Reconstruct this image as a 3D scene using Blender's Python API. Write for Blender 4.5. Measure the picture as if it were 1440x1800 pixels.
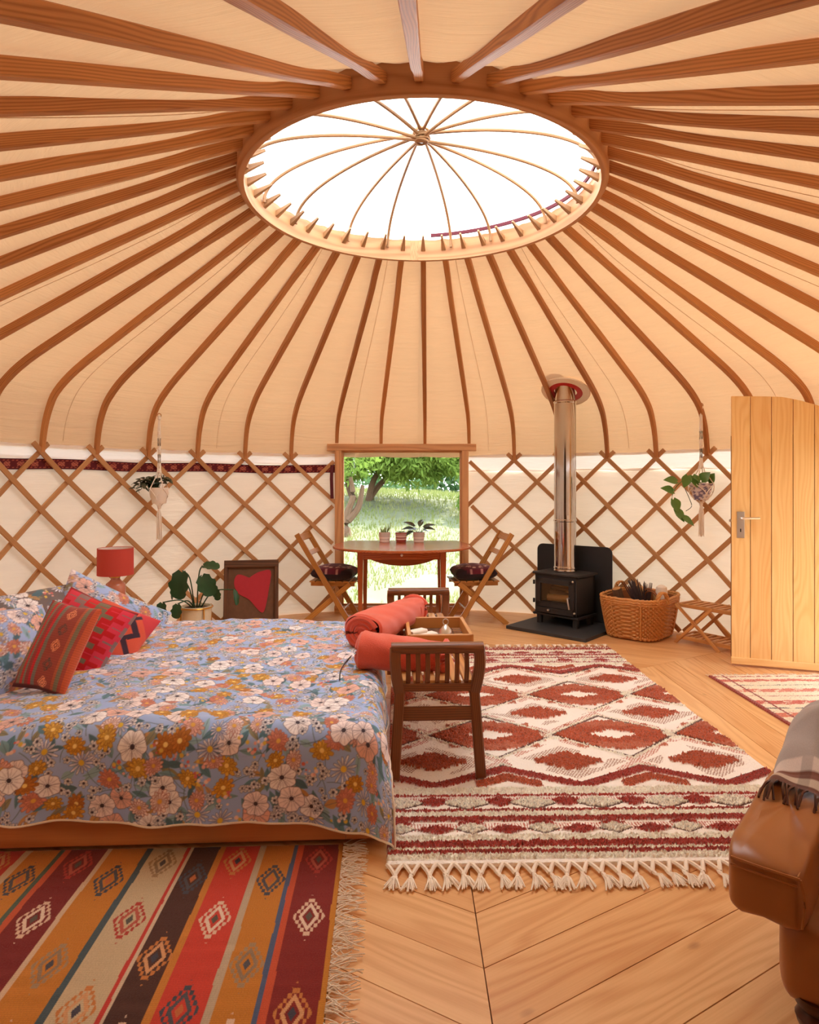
import bpy, math, random
import numpy as np
from mathutils import Vector, Matrix
random.seed(7); RNG = np.random.default_rng(7)
for o in list(bpy.data.objects): bpy.data.objects.remove(o)
scene = bpy.context.scene
COL = scene.collection
PI = math.pi

# ------------------------------------------------------------------ camera
F_PX, HOR, EYE = 1137.5, 850.3, 1.4
cam_d = bpy.data.cameras.new('camera'); cam = bpy.data.objects.new('camera', cam_d); COL.objects.link(cam)
cam.location = (0, 0, EYE); cam.rotation_euler = (PI/2, 0, 0)
cam_d.sensor_fit = 'HORIZONTAL'; cam_d.sensor_width = 36.0; cam_d.lens = 36.0*F_PX/1440
cam_d.shift_y = -(900-HOR)/1440; cam_d.clip_start = 0.05; cam_d.clip_end = 300
scene.camera = cam
# ------------------------------------------------------------------ sky, sun, exposure
scene.view_settings.view_transform = 'Standard'; scene.view_settings.look = 'None'
scene.view_settings.exposure = 0.38; scene.view_settings.gamma = 1.0; scene.view_settings.use_curve_mapping = False
SKY, SUN = 4.2, 11.0
w = bpy.data.worlds.new('sky'); scene.world = w; w.use_nodes = True
nt = w.node_tree; nt.nodes.clear()
tc = nt.nodes.new('ShaderNodeTexCoord'); sp = nt.nodes.new('ShaderNodeSeparateXYZ'); cr = nt.nodes.new('ShaderNodeValToRGB')
bg = nt.nodes.new('ShaderNodeBackground'); wo = nt.nodes.new('ShaderNodeOutputWorld')
cr.color_ramp.elements[0].position = 0.0; cr.color_ramp.elements[0].color = (0.90, 0.95, 1.0, 1)
cr.color_ramp.elements[1].position = 0.8; cr.color_ramp.elements[1].color = (0.74, 0.87, 1.03, 1)
nt.links.new(tc.outputs['Generated'], sp.inputs[0]); nt.links.new(sp.outputs['Z'], cr.inputs[0])
nt.links.new(cr.outputs[0], bg.inputs[0]); bg.inputs[1].default_value = SKY
nt.links.new(bg.outputs[0], wo.inputs[0])
sd = bpy.data.lights.new('sun', 'SUN'); sd.energy = SUN; sd.angle = math.radians(3); sd.color = (1.0, 0.93, 0.80)
sun = bpy.data.objects.new('sun', sd); COL.objects.link(sun)
sun.rotation_euler = Vector((-0.50, -0.42, -0.88)).to_track_quat('-Z', 'Y').to_euler()
scene.cycles.use_denoising = True
scene.cycles.max_bounces = 14; scene.cycles.diffuse_bounces = 8; scene.cycles.glossy_bounces = 4
scene.cycles.transmission_bounces = 8; scene.cycles.transparent_max_bounces = 12
scene.cycles.sample_clamp_indirect = 12; scene.cycles.caustics_reflective = False; scene.cycles.caustics_refractive = False

# ------------------------------------------------------------------ colour, material helpers
def lin(c):
    c = np.asarray(c, float)/255.0
    return np.where(c <= 0.04045, c/12.92, ((c+0.055)/1.055)**2.4)
def S(r, g, b): return tuple(lin((r, g, b)))+(1.0,)
class NT:
    def __init__(s, name):
        s.m = bpy.data.materials.new(name); s.m.use_nodes = True; s.t = s.m.node_tree; s.t.nodes.clear()
        s.out = s.t.nodes.new('ShaderNodeOutputMaterial')
    def n(s, kind, props=None, **ins):
        nd = s.t.nodes.new('ShaderNode'+kind)
        for k, v in (props or {}).items(): setattr(nd, k, v)
        for k, v in ins.items():
            key = int(k[1:]) if k[0] == '_' and k[1:].isdigit() else k.replace('_', ' ')
            s.put(nd.inputs[key], v)
        return nd
    def put(s, sock, v):
        if isinstance(v, bpy.types.NodeSocket): s.t.links.new(v, sock)
        elif isinstance(v, bpy.types.Node): s.t.links.new(v.outputs[0], sock)
        else: sock.default_value = v
    def math(s, op, a, b=0.0, c=None):
        nd = s.n('Math', {'operation': op}, _0=a, _1=b)
        if c is not None: s.put(nd.inputs[2], c)
        return nd.outputs[0]
    def mix(s, f, a, b, blend='MIX'):
        nd = s.t.nodes.new('ShaderNodeMix'); nd.data_type = 'RGBA'; nd.blend_type = blend
        s.put(nd.inputs[0], f); s.put(nd.inputs[6], a); s.put(nd.inputs[7], b); return nd.outputs[2]
    def ramp(s, f, stops):
        nd = s.n('ValToRGB', Fac=f); e = nd.color_ramp.elements
        while len(e) < len(stops): e.new(0.5)
        for el, (p, c) in zip(e, stops): el.position = p; el.color = c if len(c) == 4 else tuple(c)+(1,)
        return nd.outputs[0]
    def bsdf(s, color, rough=0.6, metal=0.0, bump=None, bstr=0.3, bdist=0.01, **kw):
        p = s.n('BsdfPrincipled'); s.put(p.inputs['Base Color'], color); s.put(p.inputs['Roughness'], rough)
        s.put(p.inputs['Metallic'], metal)
        for k, v in kw.items(): s.put(p.inputs[k.replace('_', ' ')], v)
        if bump is not None:
            b = s.n('Bump', Strength=bstr, Distance=bdist, Height=bump); s.put(p.inputs['Normal'], b.outputs[0])
        s.put(s.out.inputs[0], p.outputs[0]); return p
def gc_node(t, sc, off=(0, 0, 0)):
    a = t.n('Attribute', {'attribute_name': 'gc'})
    return t.n('Mapping', Vector=a.outputs['Vector'], Scale=sc, Location=off).outputs[0]
def wood(name, light, dark, rough=0.45, ring=26.0, warp=5.0, var=0.25, fine=0.35, knots=False, spec=0.4, ramp_=0.45):
    t = NT(name)
    n1 = t.n('TexNoise', Vector=gc_node(t, (0.7, 5, 5)), Scale=1.0, Detail=2.0)
    a = t.n('Attribute', {'attribute_name': 'gc'}); sx = t.n('SeparateXYZ', Vector=a.outputs['Vector'])
    yz = t.math('ADD', sx.outputs[1], t.math('MULTIPLY', sx.outputs[2], 0.6))
    ph = t.math('ADD', t.math('MULTIPLY', yz, ring*6.0), t.math('MULTIPLY', n1.outputs[0], warp*6.0))
    rings = t.math('POWER', t.math('MULTIPLY_ADD', t.math('SINE', ph), 0.5, 0.5), 1.6)
    n2 = t.n('TexNoise', Vector=gc_node(t, (3.5, 170, 170)), Scale=1.0, Detail=3.0, Roughness=0.6)
    n3 = t.n('TexNoise', Vector=gc_node(t, (0.5, 3.0, 3.0), (5, 3, 1)), Scale=1.0, Detail=1.0)
    f = t.math('ADD', t.math('MULTIPLY', rings, ramp_), t.math('MULTIPLY', n2.outputs[0], fine))
    f = t.math('ADD', f, t.math('MULTIPLY_ADD', n3.outputs[0], 0.7, -0.35))
    oi = t.n('ObjectInfo')
    f = t.math('ADD', f, t.math('MULTIPLY_ADD', oi.outputs['Random'], var, -var*0.5))
    col = t.ramp(f, [(0.05, light), (0.85, dark)])
    if knots:
        v = t.n('TexVoronoi', Vector=gc_node(t, (2.6, 5.5, 5.5), (1, 2, 0)), Scale=1.0, Randomness=1.0)
        k = t.ramp(v.outputs[0], [(0.02, (1, 1, 1, 1)), (0.10, (0, 0, 0, 1))])
        vr = t.math('GREATER_THAN', t.n('SeparateColor', _0=v.outputs['Color']).outputs[0], 0.55)
        col = t.mix(t.math('MULTIPLY', t.math('MULTIPLY', k, vr), 0.75), col, S(120, 66, 30))
    t.bsdf(col, rough, bump=n2.outputs[0], bstr=0.12, bdist=0.002, Specular_IOR_Level=spec)
    return t.m
def plain(name, color, rough=0.6, metal=0.0, var=0.08, scale=60.0, bstr=0.15, bdist=0.003, **kw):
    t = NT(name)
    tcd = t.n('TexCoord'); nz = t.n('TexNoise', Vector=tcd.outputs['Object'], Scale=scale, Detail=3.0)
    f = t.math('MULTIPLY_ADD', nz.outputs[0], 2*var, 1-var)
    hs = t.n('HueSaturation', Color=color, Value=f)
    t.bsdf(hs.outputs[0], rough, metal, bump=nz.outputs[0], bstr=bstr, bdist=bdist, **kw); return t.m
def vcol(name, rough=0.85, weave=0.0, wscale=900.0, sheen=0.2, bdist=0.001):
    t = NT(name); a = t.n('Attribute', {'attribute_name': 'Col'}); kw = {}
    col = a.outputs['Color']
    if weave:
        tcd = t.n('TexCoord')
        wv = t.n('TexNoise', Vector=tcd.outputs['Object'], Scale=wscale, Detail=2.0)
        col = t.n('HueSaturation', Color=col, Value=t.math('MULTIPLY_ADD', wv.outputs[0], weave*2, 1-weave)).outputs[0]
        t.bsdf(col, rough, bump=wv.outputs[0], bstr=0.4, bdist=bdist, Sheen_Weight=sheen, Specular_IOR_Level=0.2)
    else: t.bsdf(col, rough, Sheen_Weight=sheen, Specular_IOR_Level=0.2)
    return t.m
def canvas_mat(name, color, trans, thru, wr=0.5):
    t = NT(name); tcd = t.n('TexCoord')
    a = t.n('Attribute', {'attribute_name': 'gc'})
    m1 = t.n('Mapping', Vector=a.outputs['Vector'], Scale=(2.2, 11.0, 1.0))
    n1 = t.n('TexNoise', Vector=m1.outputs[0], Scale=1.0, Detail=4.0, Distortion=0.6)
    m2 = t.n('Mapping', Vector=a.outputs['Vector'], Scale=(5.0, 60.0, 1.0))
    n2 = t.n('TexNoise', Vector=m2.outputs[0], Scale=1.0, Detail=2.0)
    h = t.math('ADD', n1.outputs[0], t.math('MULTIPLY', n2.outputs[0], 0.3))
    b = t.n('Bump', Strength=wr, Distance=0.03, Height=h)
    c = t.n('HueSaturation', Color=color, Value=t.math('MULTIPLY_ADD', n1.outputs[0], 0.16, 0.92)).outputs[0]
    d = t.n('BsdfDiffuse', Color=c, Normal=b.outputs[0]); tr = t.n('BsdfTranslucent', Color=thru)
    mx = t.n('MixShader', _0=trans, _1=d.outputs[0], _2=tr.outputs[0]); t.put(t.out.inputs[0], mx.outputs[0]); return t.m
def glass_mat(name, tint=(1, 1, 1, 1), refl=0.06):
    t = NT(name); tr = t.n('BsdfTransparent', Color=tint); g = t.n('BsdfGlossy', Roughness=0.02)
    fr = t.n('Fresnel', IOR=1.45)
    mx = t.n('MixShader', _0=fr.outputs[0], _1=tr.outputs[0], _2=g.outputs[0]); t.put(t.out.inputs[0], mx.outputs[0]); return t.m

M = {}
M['floor'] = wood('pine_floor', S(236, 188, 130), S(204, 142, 84), 0.36, ring=20, warp=9, var=0.32, knots=True, ramp_=0.32, fine=0.5)
M['pole'] = wood('ash_pole', S(212, 150, 90), S(158, 98, 50), 0.5, ring=140, warp=14, var=0.35, fine=0.55)
M['lath'] = wood('ash_lath', S(208, 160, 108), S(164, 114, 70), 0.55, ring=140, warp=12, var=0.35)
M['ring'] = wood('crown_wood', S(206, 152, 104), S(168, 112, 68), 0.5, ring=22, warp=5)
M['hoop'] = wood('hoop_wood', S(176, 132, 90), S(130, 92, 58), 0.5)
M['door'] = wood('door_ash', S(246, 208, 144), S(226, 170, 100), 0.42, ring=22, warp=12, var=0.15, ramp_=0.25, fine=0.5)
M['frame'] = wood('window_oak', S(226, 176, 124), S(190, 136, 88), 0.5)
M['teak'] = wood('teak_brown', S(140, 84, 46), S(88, 48, 24), 0.42, ring=130, warp=12, var=0.2)
M['table'] = wood('table_mahogany', S(190, 104, 56), S(144, 66, 32), 0.2, ring=90, warp=10, var=0.1)
M['chair'] = wood('folding_teak', S(196, 138, 68), S(150, 92, 38), 0.42, ring=130, warp=12, var=0.25)
M['bedwood'] = wood('bed_pine', S(224, 152, 90), S(186, 112, 58), 0.35, ring=14, warp=5, knots=True)
M['rack'] = wood('rack_wood', S(214, 158, 94), S(170, 112, 60), 0.5)
M['bamboo'] = wood('bamboo', S(206, 146, 80), S(160, 98, 46), 0.4, ring=8, warp=1)
M['oldwood'] = wood('old_wood', S(112, 76, 52), S(66, 42, 28), 0.65, ring=26, var=0.1)
M['bark'] = wood('bark', S(120, 92, 70), S(72, 54, 42), 0.9, ring=40, warp=6)
M['logcut'] = wood('log_wood', S(226, 180, 120), S(186, 130, 76), 0.8)
M['darkfoot'] = wood('dark_turned', S(92, 44, 24), S(52, 24, 14), 0.35)
M['gap'] = plain('subfloor', S(70, 44, 24), 0.9)
M['canvas'] = canvas_mat('roof_canvas', S(222, 192, 160), 0.07, S(246, 200, 148))
M['wallcloth'] = canvas_mat('wall_lining', S(240, 230, 216), 0.085, S(246, 228, 204), 0.25)
M['valance'] = canvas_mat('white_valance', S(250, 246, 242), 0.12, S(250, 244, 236), 0.4)
M['dome'] = canvas_mat('dome_sheet', S(252, 252, 252), 0.85, S(252, 252, 250), 0.0)
M['glass'] = glass_mat('window_glass')
M['steel'] = plain('polished_steel', (0.60, 0.57, 0.55, 1), 0.10, 1.0, 0.03, 8, 0.02)
M['satin'] = plain('satin_steel', (0.7, 0.69, 0.67, 1), 0.32, 1.0, 0.03, 30, 0.05)
M['iron'] = plain('cast_iron_black', S(44, 42, 44), 0.55, 0.1, 0.1, 120, 0.2, 0.002)
M['slate'] = plain('black_slate', S(52, 53, 56), 0.6, 0.0, 0.15, 25, 0.3)
M['shield'] = plain('black_panel', S(34, 34, 37), 0.55, 0.0, 0.05)
M['firebrick'] = plain('firebrick', S(150, 96, 60), 0.9, 0, 0.2, 40)
M['red'] = plain('red_silicone', S(190, 36, 36), 0.5)
M['cream'] = plain('cream_flange', S(246, 232, 208), 0.6)
M['cotton'] = plain('cotton_cord', S(248, 240, 228), 0.9, 0, 0.12, 300, 0.5)
M['fringe'] = plain('fringe_cotton', S(240, 226, 206), 0.95, 0, 0.1, 300, 0.5)
M['mattress'] = plain('mattress_ticking', S(226, 206, 190), 0.9)
M['towel'] = plain('coral_towel', S(226, 92, 66), 0.95, 0, 0.18, 260, 0.9, 0.004, Sheen_Weight=0.4)
M['leather'] = plain('tan_leather', S(160, 98, 48), 0.34, 0, 0.16, 9, 0.12, 0.004)
M['lampshade'] = plain('terracotta_shade', S(196, 70, 58), 0.85, 0, 0.05, 300)
M['shadein'] = plain('shade_lining', S(236, 224, 220), 0.8)
M['lampglass'] = plain('pink_glass', S(206, 132, 108), 0.12, 0, 0.04, 10, 0.02, Coat_Weight=0.5)
M['brass'] = plain('gold_metal', S(206, 156, 70), 0.3, 0.9)
M['potcream'] = plain('cream_pot', S(226, 218, 190), 0.5)
M['potwhite'] = plain('white_pot', S(232, 222, 210), 0.5)
M['soil'] = plain('soil', S(70, 50, 36), 1.0, 0, 0.3)
M['leafdark'] = plain('leaf_dark', S(38, 78, 46), 0.35, 0, 0.25, 14)
M['leafmid'] = plain('leaf_mid', S(92, 132, 60), 0.4, 0, 0.25, 14)
M['leafpale'] = plain('leaf_pale', S(136, 160, 106), 0.5, 0, 0.2, 14)
M['leafbrown'] = plain('leaf_bronze', S(74, 78, 58), 0.5, 0, 0.25, 14)
M['wicker'] = plain('wicker', S(206, 146, 82), 0.55, 0, 0.3, 40, 0.3)
M['wickerdark'] = plain('wicker_base', S(140, 82, 40), 0.6, 0, 0.2, 60)
M['lavender'] = plain('dried_stems', S(86, 70, 72), 0.9, 0, 0.25, 60)
M['paper'] = plain('white_paper', S(240, 228, 214), 0.8)
M['rattan'] = plain('rattan', S(176, 118, 50), 0.45, 0, 0.2, 50)
M['heartred'] = plain('heart_red', S(176, 48, 60), 0.9, 0, 0.08, 30)
M['artback'] = plain('art_backing', S(108, 78, 58), 0.95, 0, 0.25, 20)
M['black'] = plain('black_plastic', S(40, 34, 32), 0.4)
M['vc_duvet'] = vcol('floral_cotton', 0.85, 0.06, 700)
M['vc_rug'] = vcol('wool_pile', 0.95, 0.16, 330, 0.3, 0.003)
M['vc_kilim'] = vcol('kilim_wool', 0.95, 0.2, 260, 0.2, 0.002)
M['vc_cush'] = vcol('woven_cushion', 0.92, 0.14, 420, 0.2, 0.0015)
M['vc_pot'] = vcol('painted_ceramic', 0.5)
M['vc_throw'] = vcol('throw_wool', 0.95, 0.15, 330)
def leaf_out(name, c1, c2):
    t = NT(name); g = t.n('NewGeometry'); tcd = t.n('TexCoord')
    nz = t.n('TexNoise', Vector=tcd.outputs['Object'], Scale=1.3, Detail=3.0)
    col = t.mix(t.math('MULTIPLY_ADD', nz.outputs[0], 1.8, -0.4), c1, c2)
    d = t.n('BsdfDiffuse', Color=col); tr = t.n('BsdfTranslucent', Color=col)
    mx = t.n('MixShader', _0=0.4, _1=d.outputs[0], _2=tr.outputs[0]); t.put(t.out.inputs[0], mx.outputs[0]); return t.m
M['tree1'] = leaf_out('tree_leaf', S(84, 116, 48), S(150, 172, 84))
M['tree2'] = leaf_out('far_leaf', S(92, 132, 92), S(140, 170, 116))
M['grass'] = leaf_out('grass_blade', S(116, 132, 68), S(158, 158, 108))
M['terrain'] = plain('meadow', S(116, 120, 90), 1.0, 0, 0.45, 1.6, 0.6, 0.05)

# ------------------------------------------------------------------ mesh helpers
def nrm(v):
    v = np.asarray(v, float); l = np.linalg.norm(v); return v/l if l > 1e-9 else v
def chamf(w_, h_, c):
    a, b = w_/2, h_/2; c = min(c, a*0.6, b*0.6)
    return [(-a+c, -b), (a-c, -b), (a, -b+c), (a, b-c), (a-c, b), (-a+c, b), (-a, b-c), (-a, -b+c)]
def circ(r, n): return [(r*math.cos(2*PI*i/n), r*math.sin(2*PI*i/n)) for i in range(n)]
class MB:
    def __init__(s): s.v = []; s.f = []; s.g = []
    def add(s, vs, fs, g=None):
        b = len(s.v); s.v += [tuple(x) for x in vs]; s.f += [tuple(i+b for i in f) for f in fs]
        s.g += [tuple(x) for x in (g if g is not None else vs)]
    def sweep(s, pts, prof, up=(0, 0, 1), cap=True, scale=None, closed=False):
        pts = [np.asarray(p, float) for p in pts]; n = len(pts); k = len(prof)
        off = np.array([random.uniform(0, 9), random.uniform(0, 3), random.uniform(0, 3)]); vs = []; gs = []; L = 0
        up0 = np.asarray(up, float)
        for i, p in enumerate(pts):
            if closed: t = nrm(pts[(i+1) % n]-pts[i-1])
            else: t = nrm(pts[min(i+1, n-1)]-pts[max(i-1, 0)])
            u_ = up0(i) if callable(up0) else up0
            sd_ = np.cross(t, u_)
            if np.linalg.norm(sd_) < 1e-3: sd_ = np.cross(t, (0.3, 1, 0.2))
            sd_ = nrm(sd_); uu = np.cross(sd_, t)
            if i: L += np.linalg.norm(p-pts[i-1])
            q = 1 if scale is None else scale[i]
            for a, b in prof: vs.append(p+sd_*a*q+uu*b*q); gs.append(off+(L, a, b))
        fs = []
        for i in range(n if closed else n-1):
            i2 = (i+1) % n
            for j in range(k):
                j2 = (j+1) % k; fs.append((i*k+j, i*k+j2, i2*k+j2, i2*k+j))
        if cap and not closed: fs.append(tuple(range(k-1, -1, -1))); fs.append(tuple((n-1)*k+j for j in range(k)))
        s.add(vs, fs, gs); return s
    def beam(s, p0, p1, w_, h_, up=(0, 0, 1), ch=0.003): return s.sweep([p0, p1], chamf(w_, h_, ch), up)
    def box(s, c, size, rz=0, ch=0.003, axis=None):
        c = np.asarray(c, float); ax = int(np.argmax(size)) if axis is None else axis
        d = np.zeros(3); d[ax] = size[ax]/2
        R_ = np.array([[math.cos(rz), -math.sin(rz), 0], [math.sin(rz), math.cos(rz), 0], [0, 0, 1]]); d = R_@d
        if ax == 2: return s.sweep([c-d, c+d], chamf(size[1], size[0], ch), R_@np.array([1., 0, 0]))
        return s.sweep([c-d, c+d], chamf(size[1-ax], size[2], ch), (0, 0, 1))
    def tube(s, pts, r, n=8, closed=False):
        if hasattr(r, '__len__'): return s.sweep(pts, circ(1, n), scale=r, closed=closed)
        return s.sweep(pts, circ(r, n), closed=closed)
    def lathe(s, prof, n=24, c=(0, 0, 0), cap=True):
        vs = []; fs = []
        for r, z in prof:
            for i in range(n): a = 2*PI*i/n; vs.append((c[0]+r*math.cos(a), c[1]+r*math.sin(a), c[2]+z))
        for j in range(len(prof)-1):
            for i in range(n): i2 = (i+1) % n; fs.append((j*n+i, j*n+i2, (j+1)*n+i2, (j+1)*n+i))
        if cap and prof[0][0] > 1e-4: fs.append(tuple(range(n-1, -1, -1)))
        if cap and prof[-1][0] > 1e-4: fs.append(tuple((len(prof)-1)*n+i for i in range(n)))
        s.add(vs, fs); return s
    def prism(s, poly, z0, z1, ch=0.0):
        n = len(poly); vs = [(x, y, z0) for x, y in poly]+[(x, y, z1) for x, y in poly]
        fs = [tuple(range(n-1, -1, -1)), tuple(range(n, 2*n))]+[(i, (i+1) % n, n+(i+1) % n, n+i) for i in range(n)]
        s.add(vs, fs); return s
    def xf(s, mat):
        s.v = [tuple(mat@Vector(p)) for p in s.v]; return s
    def build(s, name, mat, parent=None, smooth=True, kind=None, col=None, label=None):
        me = bpy.data.meshes.new(name); me.from_pydata(s.v, [], s.f); 
        a = me.attributes.new('gc', 'FLOAT_VECTOR', 'POINT'); a.data.foreach_set('vector', np.array(s.g, 'f').ravel())
        if col is not None: set_col(me, col)
        if smooth:
            me.polygons.foreach_set('use_smooth', [True]*len(me.polygons)); me.set_sharp_from_angle(angle=math.radians(38))
        me.materials.append(mat); me.update()
        return link(name, me, parent, kind, label)
def set_col(me, col):
    a = me.color_attributes.new('Col', 'FLOAT_COLOR', 'POINT')
    c = np.ones((len(col), 4), 'f'); c[:, :3] = col; a.data.foreach_set('color', c.ravel())
def link(name, me, parent=None, kind=None, label=None):
    o = bpy.data.objects.new(name, me); COL.objects.link(o)
    if parent is not None: o.parent = parent
    if kind: o['kind'] = kind
    if label: o['label'] = label
    return o
def grid_obj(name, P, mat, parent=None, col=None, wrap_u=False, kind=None, label=None, gc=None):
    nu, nv = P.shape[:2]; idx = np.arange(nu*nv).reshape(nu, nv)
    if wrap_u: idx = np.vstack([idx, idx[:1]])
    q = np.stack([idx[:-1, :-1], idx[1:, :-1], idx[1:, 1:], idx[:-1, 1:]], -1).reshape(-1, 4)
    me = bpy.data.meshes.new(name); me.vertices.add(nu*nv); me.vertices.foreach_set('co', P.reshape(-1).astype('f'))
    me.loops.add(q.size); me.loops.foreach_set('vertex_index', q.ravel().astype('i'))
    me.polygons.add(len(q)); me.polygons.foreach_set('loop_start', (np.arange(len(q))*4).astype('i'))
    me.polygons.foreach_set('use_smooth', np.ones(len(q), bool))
    me.update(calc_edges=True)
    if col is not None: set_col(me, col.reshape(-1, 3))
    if gc is not None:
        a = me.attributes.new('gc', 'FLOAT_VECTOR', 'POINT'); a.data.foreach_set('vector', gc.astype('f').ravel())
    me.materials.append(mat); return link(name, me, parent, kind, label)
def tag(o, label, cat, group=None):
    o['label'] = label; o['category'] = cat
    if group: o['group'] = group
    return o
def thing(name, label, cat, loc=(0, 0, 0), rz=0.0, group=None):
    o = bpy.data.objects.new(name, None); COL.objects.link(o); o.location = loc; o.rotation_euler = (0, 0, rz)
    o.empty_display_size = 0.1; return tag(o, label, cat, group)
def dup(root, loc, rz, label, group=None):
    r = root.copy(); COL.objects.link(r); r.location = loc; r.rotation_euler = (0, 0, rz); r['label'] = label
    if group: r['group'] = group
    for ch in list(root.children):
        c = ch.copy(); COL.objects.link(c); c.parent = r
        for g in ch.children: d = g.copy(); COL.objects.link(d); d.parent = c
    return r
def frame(c, right, up):
    x = nrm(right); y = nrm(np.asarray(up)-x*np.dot(up, x)); z = np.cross(x, y)
    m = Matrix.Identity(4)
    for i in range(3): m[i][0] = x[i]; m[i][1] = y[i]; m[i][2] = z[i]; m[i][3] = c[i]
    return m
def arc(p0, p1, bulge, n=10):
    p0, p1, b = np.asarray(p0, float), np.asarray(p1, float), np.asarray(bulge, float)
    return [p0*(1-t)+p1*t+b*4*t*(1-t) for t in np.linspace(0, 1, n)]
def smoothpath(pts, n=6):
    pts = [np.asarray(p, float) for p in pts]; out = []
    for i in range(len(pts)-1):
        p0 = pts[max(i-1, 0)]; p1 = pts[i]; p2 = pts[i+1]; p3 = pts[min(i+2, len(pts)-1)]
        for t in np.linspace(0, 1, n, endpoint=False):
            out.append(0.5*((2*p1)+(-p0+p2)*t+(2*p0-5*p1+4*p2-p3)*t*t+(-p0+3*p1-3*p2+p3)*t**3))
    out.append(pts[-1]); return out
def noise2(x, y, seed=0, octaves=3, f=1.0):
    r = np.random.default_rng(seed); out = 0; amp = 1
    for o in range(octaves):
        for k in range(4):
            a = r.uniform(0, 2*PI); q = f*(2**o)*r.uniform(0.7, 1.3); out = out+amp*np.sin((x*math.cos(a)+y*math.sin(a))*q*2*PI+r.uniform(0, 6.28))/4
        amp *= 0.5
    return out

# ================================================================== STRUCTURE
CX, CY, R, NP, PH = 0.073, 3.888, 3.294, 42, 0.03
def pol(rho, phi, z): return np.array([CX+rho*math.sin(phi), CY+rho*math.cos(phi), z])
def kphi(k): return 2*PI*k/NP+PH
D2R = PI/180
PROFILE = [(1.07, 3.178), (1.3, 3.066), (1.5, 2.968), (2.0, 2.722), (2.5, 2.478), (2.88, 2.285), (3.1, 2.130), (3.2, 1.99), (3.25, 1.84), (3.28, 1.655)]
# ---- floor: hexagonal rings of boards
def clip_circle(poly, cx, cy, r, n=72):
    for i in range(n):
        a = 2*PI*i/n; nx, ny = math.cos(a), math.sin(a); out = []
        for j in range(len(poly)):
            p, q = poly[j], poly[(j+1) % len(poly)]
            dp = (p[0]-cx)*nx+(p[1]-cy)*ny-r; dq = (q[0]-cx)*nx+(q[1]-cy)*ny-r
            if dp <= 0: out.append(p)
            if (dp < 0) != (dq < 0) and abs(dp-dq) > 1e-9:
                t = dp/(dp-dq); out.append((p[0]+(q[0]-p[0])*t, p[1]+(q[1]-p[1])*t))
        poly = out
        if len(poly) < 3: return []
    return poly
fl = MB(); fl.lathe([(0.001, -0.03), (3.36, -0.03), (3.36, -0.3), (0.001, -0.3)][::-1], 64, (CX, CY, 0))
floor = fl.build('floor', M['gap'], None, kind='structure')
HX, HY, BW = 0.215, 4.02, 0.207
for ring in range(18):
    for sct in range(6):
        th = (60*sct+0)*D2R; nx, ny = math.cos(th), math.sin(th); tx, ty = -ny, nx
        a0, a1 = ring*BW+0.0016, (ring+1)*BW-0.0016
        t0, t1 = a0*math.tan(PI/6)-0.002, a1*math.tan(PI/6)-0.002
        if ring == 0: t0 = 0.001
        poly = [(a0, -t0), (a1, -t1), (a1, t1), (a0, t0)]
        wp = [(HX+a*nx+t*tx, HY+a*ny+t*ty) for a, t in poly]
        cp = clip_circle(wp, CX, CY, 3.35)
        if len(cp) < 3: continue
        mb = MB(); n = len(cp); off = (random.uniform(0, 9), random.uniform(0, 5), 0)
        vs = [(x, y, -0.03) for x, y in cp]+[(x, y, random.uniform(-.0004, .0004)) for x, y in cp]
        g = []
        for x, y, z in vs:
            dx, dy = x-HX, y-HY; g.append((dx*tx+dy*ty+off[0], dx*nx+dy*ny+off[1], z))
        mb.add(vs, [tuple(range(n-1, -1, -1)), tuple(range(n, 2*n))]+[(i, (i+1) % n, n+(i+1) % n, n+i) for i in range(n)], g)
        mb.build('plank', M['floor'], floor, smooth=False)
# ---- canvas walls with trellis laths
WT = 1.725
def wall(name, p0, p1, top, mat=None):
    n = max(4, int((p1-p0)/(2.2*D2R))); ph = np.linspace(p0, p1, n+1); zs = np.linspace(-0.05, top, 8)
    P = np.array([[pol(R+0.035+0.004*math.sin(z*7+a*9), a, z) for z in zs] for a in ph])
    G = np.array([[(a*R, z, 0) for z in zs] for a in ph])
    return grid_obj(name, P, mat or M['wallcloth'], None, kind='structure', gc=G)
def laths(parent, p0, p1):
    k0 = int(math.floor((p0-PH)/(2*PI/NP)))-5; k1 = int(math.ceil((p1-PH)/(2*PI/NP)))+5
    for sgn, rr in ((1, R-0.020), (-1, R+0.002)):
        for k in range(k0, k1+1):
            ph0 = kphi(k); pts = []
            for z in np.linspace(WT, 0.02, 22):
                ph = ph0+sgn*(1.655-z)/0.955/R
                if p0-0.004 <= ph <= p1+0.004: pts.append((ph, z))
            if len(pts) < 3: continue
            w_ = random.uniform(-0.004, 0.004)
            P = [pol(rr, a+w_*math.sin(z*5), z) for a, z in pts]
            mb = MB(); u = pol(1, pts[len(pts)//2][0], 0)-np.array([CX, CY, 0])
            mb.sweep(P, chamf(0.042, 0.017, 0.004), up=u); mb.build('lath', M['lath'], parent)
WL0, WL1 = -159*D2R, -15.1*D2R
WR0, WR1 = 9.6*D2R, 75.5*D2R
wl = wall('wall_left', WL0, WL1, 1.625); laths(wl, WL0, WL1)
wr_ = wall('wall_right', WR0, WR1, 1.56); laths(wr_, WR0, WR1)
wf = wall('wall_front', 93.5*D2R, 159*D2R, 1.66); laths(wf, 93.5*D2R, 159*D2R)
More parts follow.
